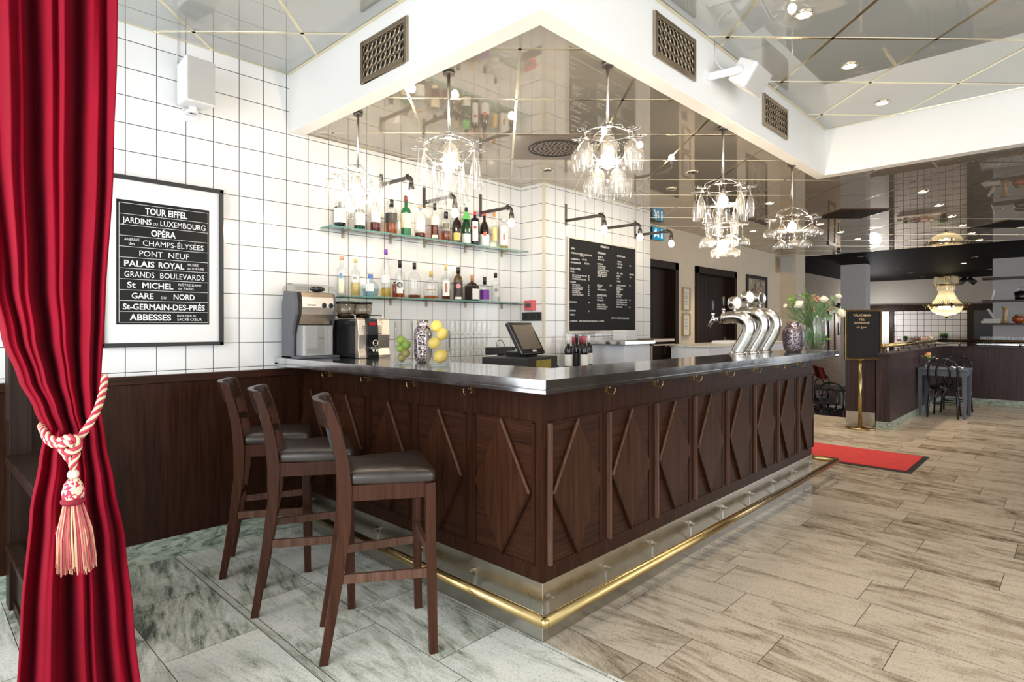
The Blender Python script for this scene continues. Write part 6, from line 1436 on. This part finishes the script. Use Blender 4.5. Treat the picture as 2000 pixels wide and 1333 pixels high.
# ledge with jars and plants
lg = thing('wall_ledge', 'pale ledge along the tiled far wall carrying jars and a plant', 'shelf', (XF2 - .15, 4, .9)); zl = FWX(1800, 668).z
MB().box(XF2 - .26, XF2 - .021, FWX(1850, 660).y, FWX(1750, 660).y, zl - .04, zl).build('board', paint((.62, .56, .50)), lg)
def jar(x, r, h, col, lb, rim=(.6, .6, .6)):
    p = on_x(x, 660, XF2 - .14); t = thing('glass_jar', lb, 'jar', (p.x, p.y, zl), group='jars on the far ledge')
    MB().lathe([(r, .001), (r, h), (r * .95, h * 1.02)], (p.x, p.y, zl), 14).build('glass', M['sparkle'], t); MB().lathe([(r * .9, .004), (r * .9, h * .75)], (p.x, p.y, zl), 12).build('contents', plain('jar_contents_%d' % x, col, .6, var=.6, scale=30), t)
jar(1756, .06, .10, (.10, .06, .05), 'small jar at the left end of the far tiled ledge'); jar(1787, .10, .17, (.10, .03, .03), 'wide jar of dark berries on the far tiled ledge'); jar(1805, .10, .17, (.42, .22, .20), 'wide jar of pink pieces on the far tiled ledge'); jar(1820, .06, .20, (.45, .36, .28), 'tall jar next to the green plant on the far tiled ledge')
def plant(x, lb, s):
    p = on_x(x, 660, XF2 - .15); p.y -= .12 if x > 1800 else 0; t = thing('potted_plant', lb, 'plant', (p.x, p.y, zl)); MB().lathe([(.08 * s, .001), (.12 * s, .22 * s), (.11 * s, .22 * s)], (p.x, p.y, zl), 14).build('pot', M['black'], t)
    b = MB(); random.seed(x)
    for _ in range(70): a = random.uniform(0, 6.28); leaf(b, Vector((p.x, p.y, zl + .2 * s)), Vector((math.cos(a), math.sin(a), random.uniform(.3, 1.8))), random.uniform(.12, .24) * s, .07 * s, Vector((0, 0, 1)))
    b.build('leaves', M['leaf'], t)['kind'] = 'stuff'
plant(1833, 'green potted plant at the right end of the far tiled ledge', .8); plant(1768, 'small dark sprig in a pot on the far tiled ledge', .5)

# crystal chandelier
cq = dep(1848, 540, 15.6); cx_, cy_ = cq.x, cq.y; s_ = 15.6 / F
zc_ = lambda y: 1.4 + (637 - y) * s_
ch = thing('crystal_chandelier', 'lit gilded crystal chandelier hanging from the black ceiling in the dining area', 'chandelier', (cx_, cy_, zc_(540)))
def crystal():
    m, nt, b = new_mat('lit_crystal'); nt.nodes.remove(b); tr = nt.nodes.new('ShaderNodeBsdfTranslucent'); tr.inputs[0].default_value = (1, .93, .76, 1)
    tp2 = nt.nodes.new('ShaderNodeBsdfTransparent'); g = nt.nodes.new('ShaderNodeBsdfGlossy'); g.inputs['Roughness'].default_value = .05
    m1 = nt.nodes.new('ShaderNodeMixShader'); m1.inputs[0].default_value = .5; m2 = nt.nodes.new('ShaderNodeMixShader'); m2.inputs[0].default_value = .2
    L(nt, tr.outputs[0], m1.inputs[1]); L(nt, tp2.outputs[0], m1.inputs[2]); L(nt, m1.outputs[0], m2.inputs[1]); L(nt, g.outputs[0], m2.inputs[2]); L(nt, m2.outputs[0], nt.nodes['Material Output'].inputs[0]); return m
M['crystal'] = crystal(); C0 = Vector((cx_, cy_, 0)); RR = lambda p: p * s_
b = MB(); n = 30
for k in range(n):
    a = 2 * math.pi * k / n; d = Vector((math.cos(a), math.sin(a), 0)); b.beam(C0 + d * RR(19) + UP * zc_(541), C0 + d * RR(19.5) + UP * zc_(557), .032, .02, d)
    b.beam(C0 + d * RR(14) + UP * zc_(558), C0 + d * RR(14) + UP * zc_(568), .035, .015, d)
b.build('crown_prisms', M['crystal'], ch)
b = MB()
for r_, y_ in ((19.5, 557), (14.5, 558), (19, 541), (30, 598), (26, 596)): MB().ring(C0 + UP * zc_(y_), RR(r_), .018, 36, 6).build('gilt_ring', M['brass'], ch)
for k in range(6):
    a = 2 * math.pi * k / 6 + .4; d = Vector((math.cos(a), math.sin(a), 0)); b = MB(); b.tube([C0 + d * RR(25) + UP * zc_(598), C0 + d * RR(33) + UP * zc_(603), C0 + d * RR(35) + UP * zc_(598)], .015, 6); b.lathe([(.02, 0), (.05, .03), (.045, .06)], C0 + d * RR(35) + UP * zc_(598), 8); b.build('candle_arm', M['brass'], ch)
MB().cyl(C0 + UP * zc_(596), C0 + UP * (ZI), .02, 8).build('stem', M['brass'], ch)
b = MB(); n = 44
for k in range(n):
    a = 2 * math.pi * k / n; d = Vector((math.cos(a), math.sin(a), 0))
    b.tube([C0 + d * RR(r_) + UP * zc_(y_) for r_, y_ in ((10, 566), (12.5, 575), (16.5, 584), (22, 592), (29, 598))], .014, 4)
b.build('bead_strands', M['crystal'], ch)
MB().lathe([(RR(3), zc_(617)), (RR(14), zc_(615)), (RR(23), zc_(609)), (RR(28), zc_(600))], C0, 40, caps=False).build('crystal_bowl', M['crystal'], ch)
MB().ball(C0 + UP * zc_(619), .04).build('finial', M['brass'], ch)
for k in range(4):
    a = 2 * math.pi * k / 4; d = Vector((math.cos(a), math.sin(a), 0)); MB().ball(C0 + d * RR(9) + UP * zc_(601), .06, 10, 8).build('bulb', glow('chandelier_bulb', (1, .82, .5), 12) if 'cb' not in M else M['cb'], ch)
    M['cb'] = bpy.data.materials['chandelier_bulb']
for y_, e_ in ((603, 9), (585, 5), (556, 3)):
    d = bpy.data.lights.new('crystal_light', 'POINT'); d.energy = e_; d.color = (1, .84, .56); d.shadow_soft_size = .06; o = bpy.data.objects.new('crystal_light', d); COL.objects.link(o); o.location = C0 + UP * zc_(y_)
for i, x in enumerate((1880, 1898)):
    p = dep(x, 549, 15.9); t = thing('spotlight', 'black ceiling spotlight, %s of the pair beside the crystal chandelier' % ('left' if i == 0 else 'right'), 'spotlight', p, group='black spotlights beside the crystal chandelier')
    ax = (Vector((-.5, .3, -.4)) if i == 0 else Vector((.2, -.6, -.5))).normalized(); MB().cyl(p - ax * .10, p + ax * .10, .07, 16).build('lamp_head', M['black'], t); MB().tube([p, Vector((p.x, p.y, ZI))], .012, 6).build('stem', M['black'], t)

# ------------------------------------------------------------------ hanging shelves and glasses at the right
XS = 14.0; SX = lambda x, y: on_x(x, y, XS)
hs = thing('hanging_shelf', 'three dark wooden shelf boards hanging in front of the right white column', 'shelf', (XS + .15, .6, 1.4)); zz = []
for y_ in (543, 587, 632):
    p = SX(1917, y_); zz.append(p.z); MB().box(XS, XS + .32, -.6, p.y, p.z - .035, p.z).build('board', M['part_wood'], hs, bevel=.006)
b = MB()
for y in (p.y - .75, -.3): b.box(XS + .28, XS + .30, y - .01, y + .01, zz[2], ZI)
b.build('hanger', M['iron'], hs)
def sitem(name, lb, cat, x, zi, prof, mat, extra=None):
    q = on_x(x, 600, XS + .14); c = Vector((q.x, q.y, zz[zi] + .0008)); t = thing(name, lb, cat, c); MB().lathe(prof, c, 18).build('body', mat, t)
    if extra: MB().lathe(extra[0], c, 14).build(extra[1], extra[2], t)
sitem('slim_vase', 'tall slim speckled gold vase on the lowest hanging shelf', 'vase', 1963, 2, [(.055, 0), (.04, .12), (.034, .22), (.045, .275), (.075, .30)], plain('speckled_gold', (.45, .30, .16), .4, var=.7, scale=40), ([(.046, .276), (.078, .302), (.07, .303)], 'rim', M['bronze']))
sitem('orange_bowl', 'round orange glass bowl on the lowest hanging shelf at the right edge', 'bowl', 1990, 2, [(.05, 0), (.10, .05), (.10, .10), (.06, .13)], plain('orange_glass', (.45, .10, .03), .15, var=.2), ([(.061, .13), (.055, .16)], 'collar', M['bronze']))
sitem('dark_decanter', 'dark decanter with glass stopper on the middle hanging shelf', 'decanter', 1995, 1, [(.09, 0), (.10, .04), (.10, .14), (.03, .16)], M['gloss_black'], ([(.02, .16), (.05, .19), (.04, .23), (.01, .24)], 'stopper', M['sparkle']))
q = on_x(1928, 625, XS + .14); t = thing('leaning_books', 'pale books with one leaning at the left end of the lowest hanging shelf', 'books', (q.x, q.y, zz[2])); b = MB(); b.box(q.x - .1, q.x + .1, q.y - .2, q.y + .08, zz[2] + .0008, zz[2] + .045); b.box(q.x - .1, q.x + .1, q.y - .2, q.y + .05, zz[2] + .046, zz[2] + .085); b.build('stack', paint((.60, .57, .50)), t)
MB().obox((q.x, q.y - .06, zz[2] + .18), (.16, .03, .20), Matrix.Rotation(R(-28), 3, 'X')).build('leaning_book', paint((.52, .46, .36)), t)
q = on_x(1940, 580, XS + .14); t = thing('upright_card', 'white folded card standing on the middle hanging shelf by the column', 'card', (q.x, q.y, zz[1])); b = MB(); b.obox((q.x, q.y, zz[1] + .10), (.14, .012, .2), Matrix.Rotation(R(12), 3, 'X')); b.build('card', M['paper'], t)
# tumblers along the service top behind the partition
sb = thing('service_counter', 'dark service counter behind the right partition carrying rows of tumblers', 'counter', (14.0, .5, -.45)); MB().box(13.75, 14.5, -1.2, on_x(1912, 660, 14.0).y, -.45, 1.05).build('body', M['part_wood'], sb); MB().box(13.73, 14.52, -1.2, on_x(1911, 660, 14.0).y, 1.05, 1.075).build('top', M['zinc'], sb)
tu = None; od = ('first', 'second', 'third', 'fourth', 'fifth', 'sixth', 'seventh', 'eighth', 'ninth')
for rw, (xx, yoff) in enumerate(((13.95, 0), (14.15, .05))):
    for k in range(9):
        y = on_x(1921, 660, 13.95).y - .028 - .098 * k + yoff; lb = '%s tumbler from the left in the %s row under the hanging shelves' % (od[k], 'front' if rw == 0 else 'back'); g_ = 'clear tumblers under the hanging shelves'
        if tu is None:
            tu = thing('tumbler', lb, 'glass', (xx, y, 1.0755), group=g_); c = Vector((xx, y, 1.0755)); MB().lathe([(.030, .004), (.038, .08), (.044, .125)], c, 14, caps=False).build('bowl', M['sparkle'], tu); MB().lathe([(1e-5, 0), (.030, 0), (.031, .012), (1e-5, .012)], c, 14, caps=False).build('thick_base', M['vb'], tu)
        else: dup(tu, (xx, y, 1.0755), 0, lb, g_)

# ------------------------------------------------------------------ sunken dining corner seen past the bar end
ZD = -.45
dt = thing('dining_table', 'black laid dining table in the sunken corner past the bar end', 'table', (11.6, 3.35, ZD)); DX0, DX1, DY0, DY1, DH = 11.3, 12.1, 2.75, 3.95, ZD + .74
MB().box(DX0, DX1, DY0, DY1, DH - .03, DH).build('table_top', M['black'], dt)
for x in (DX0 + .08, DX1 - .08):
    for y in (DY0 + .08, DY1 - .08): MB().beam((x, y, ZD), (x, y, DH - .03), .05, .05, (1, 0, 0)).build('leg', M['black'], dt)
kk = 0
for i, (x, y) in enumerate(((1606, 737), (1611, 737), (1628, 738), (1633, 738), (1643, 738), (1618, 738))):
    p = Vector((DX0 + .16, (3.72, 3.60, 3.36, 3.24, 3.02, 3.48)[i], DH))
    glass_item('stemmed_glass', ('leftmost', 'second', 'third', 'fourth', 'rightmost', 'middle short')[i] + ' stemmed glass on the sunken black dining table', (p.x + .012 * (i % 3), p.y, DH + .0005), 'wine', 'stemmed glasses on the sunken dining table')
def pnap(x, lb):
    p = on_z(x, 740, DH); t = thing('folded_napkin', lb, 'napkin', (p.x, p.y, DH), group='white napkins on the sunken dining table'); p.x = DX0 + .14; p.y = 3.84 if x < 1610 else 2.86
    b = MB(); b.lathe([(.09, .001), (.07, .06), (.02, .15), (1e-5, .16)], (p.x, p.y, DH), 8, smooth=False); b.build('cloth', M['paper'], t)
pnap(1592, 'white folded napkin at the left end of the sunken dining table'); pnap(1644, 'white folded napkin at the right end of the sunken dining table')
rv = thing('red_shawl', 'dark red cloth draped over a chair back in the sunken corner', 'cloth', (12.5, 3.9, ZD)); b = MB(); p = dep(1598, 728, 11.3)
b.sheet(lambda u, v: dep(1586 + 22 * u + 8 * v, 713 + 24 * v + 6 * u, 11.4 + .06 * math.sin(9 * u)), 8, 6); b.build('cloth', plain('dull_red_cloth', (.16, .012, .012), .9), rv)
def dchair(lb, x, y, rz): dup(bch, (x, y, ZD), rz, lb, 'black bentwood chairs in the sunken corner')
dchair('black bentwood chair at the sunken dining table nearest the bar end', 11.05, 3.5, 0); dchair('black bentwood chair at the sunken dining table beside the podium', 11.05, 3.0, 0)
dchair('black bentwood chair behind the sunken dining table, under the red cloth', 12.35, 3.7, R(180))
YD = 5.06
def dframe(nm, lb, x0, x1, yt, yb, inner, fw):
    a, b_ = on_y(x0, 660, YD).x, on_y(x1, 660, YD).x; xm = (x0 + x1) / 2; z1, z0 = on_y(xm, yt, YD).z, on_y(xm, yb, YD).z; t = thing(nm, lb, nm.split('_')[-1], ((a + b_) / 2, YD, z0)); b = MB()
    for q in ((a, a + fw, z0, z1), (b_ - fw, b_, z0, z1), (a + fw, b_ - fw, z0, z0 + fw), (a + fw, b_ - fw, z1 - fw, z1)): b.box(q[0], q[1], YD - .03, YD + .009, q[2], q[3])
    b.build('frame', M['black'], t); MB().box(a + fw, b_ - fw, YD, YD + .008, z0 + fw, z1 - fw).build('glass' if nm == 'tall_mirror' else 'print', inner, t)
dframe('tall_mirror', 'tall narrow black framed mirror on the dining wall behind the flowers', 1617, 1631, 605, 690, metal('mirror_silver', (.8, .8, .8), .02), .09)
dframe('small_picture', 'small black framed picture on the dining wall beside the welcome sign', 1636, 1642.5, 631, 654, paint((.6, .58, .52)), .06)
w = MB(); za = on_y(1640, 600, YD).z; w.box(12.4, 20.7, YD - .005, YD + .01, -.4, 1.75)
m_, nt_, b_ = new_mat('tan_brick'); br = nt_.nodes.new('ShaderNodeTexBrick'); br.inputs['Scale'].default_value = 1; br.inputs['Brick Width'].default_value = .24; br.inputs['Row Height'].default_value = .075; br.inputs['Mortar Size'].default_value = .006
g_, X_, Y_, Z_ = pos_xyz(nt_); L(nt_, comb(nt_, X_, Z_, 0.0), br.inputs[0]); br.inputs['Color1'].default_value = (.34, .23, .15, 1); br.inputs['Color2'].default_value = (.30, .19, .12, 1); br.inputs['Mortar'].default_value = (.16, .11, .08, 1); L(nt_, br.outputs[0], b_.inputs['Base Color']); b_.inputs['Roughness'].default_value = .6
struct('wall_dining_brick', w, m_)
wl = thing('wall_lamp', 'dark cylindrical wall lamp throwing light down the dining wall', 'lamp', (16.5, YD - .06, 1.75)); p = on_y(1638, 598, YD - .08); MB().cyl((p.x, p.y, p.z - .08), (p.x, p.y, p.z + .08), .05, 14).build('shade', M['iron'], wl); MB().box(p.x - .02, p.x + .02, p.y, YD + .009, p.z - .02, p.z + .02).build('arm', M['iron'], wl); MB().lathe([(.035, -.081), (1e-5, -.082)], p, 12, caps=False).build('lamp_lens', M['downlight'], wl)
d = bpy.data.lights.new('wall_lamp_beam', 'SPOT'); d.energy = 40; d.color = (1, .75, .45); d.spot_size = R(80); d.spot_blend = .5; d.shadow_soft_size = .03; o = bpy.data.objects.new('wall_lamp_beam', d); COL.objects.link(o); o.location = (p.x, p.y, p.z - .1)
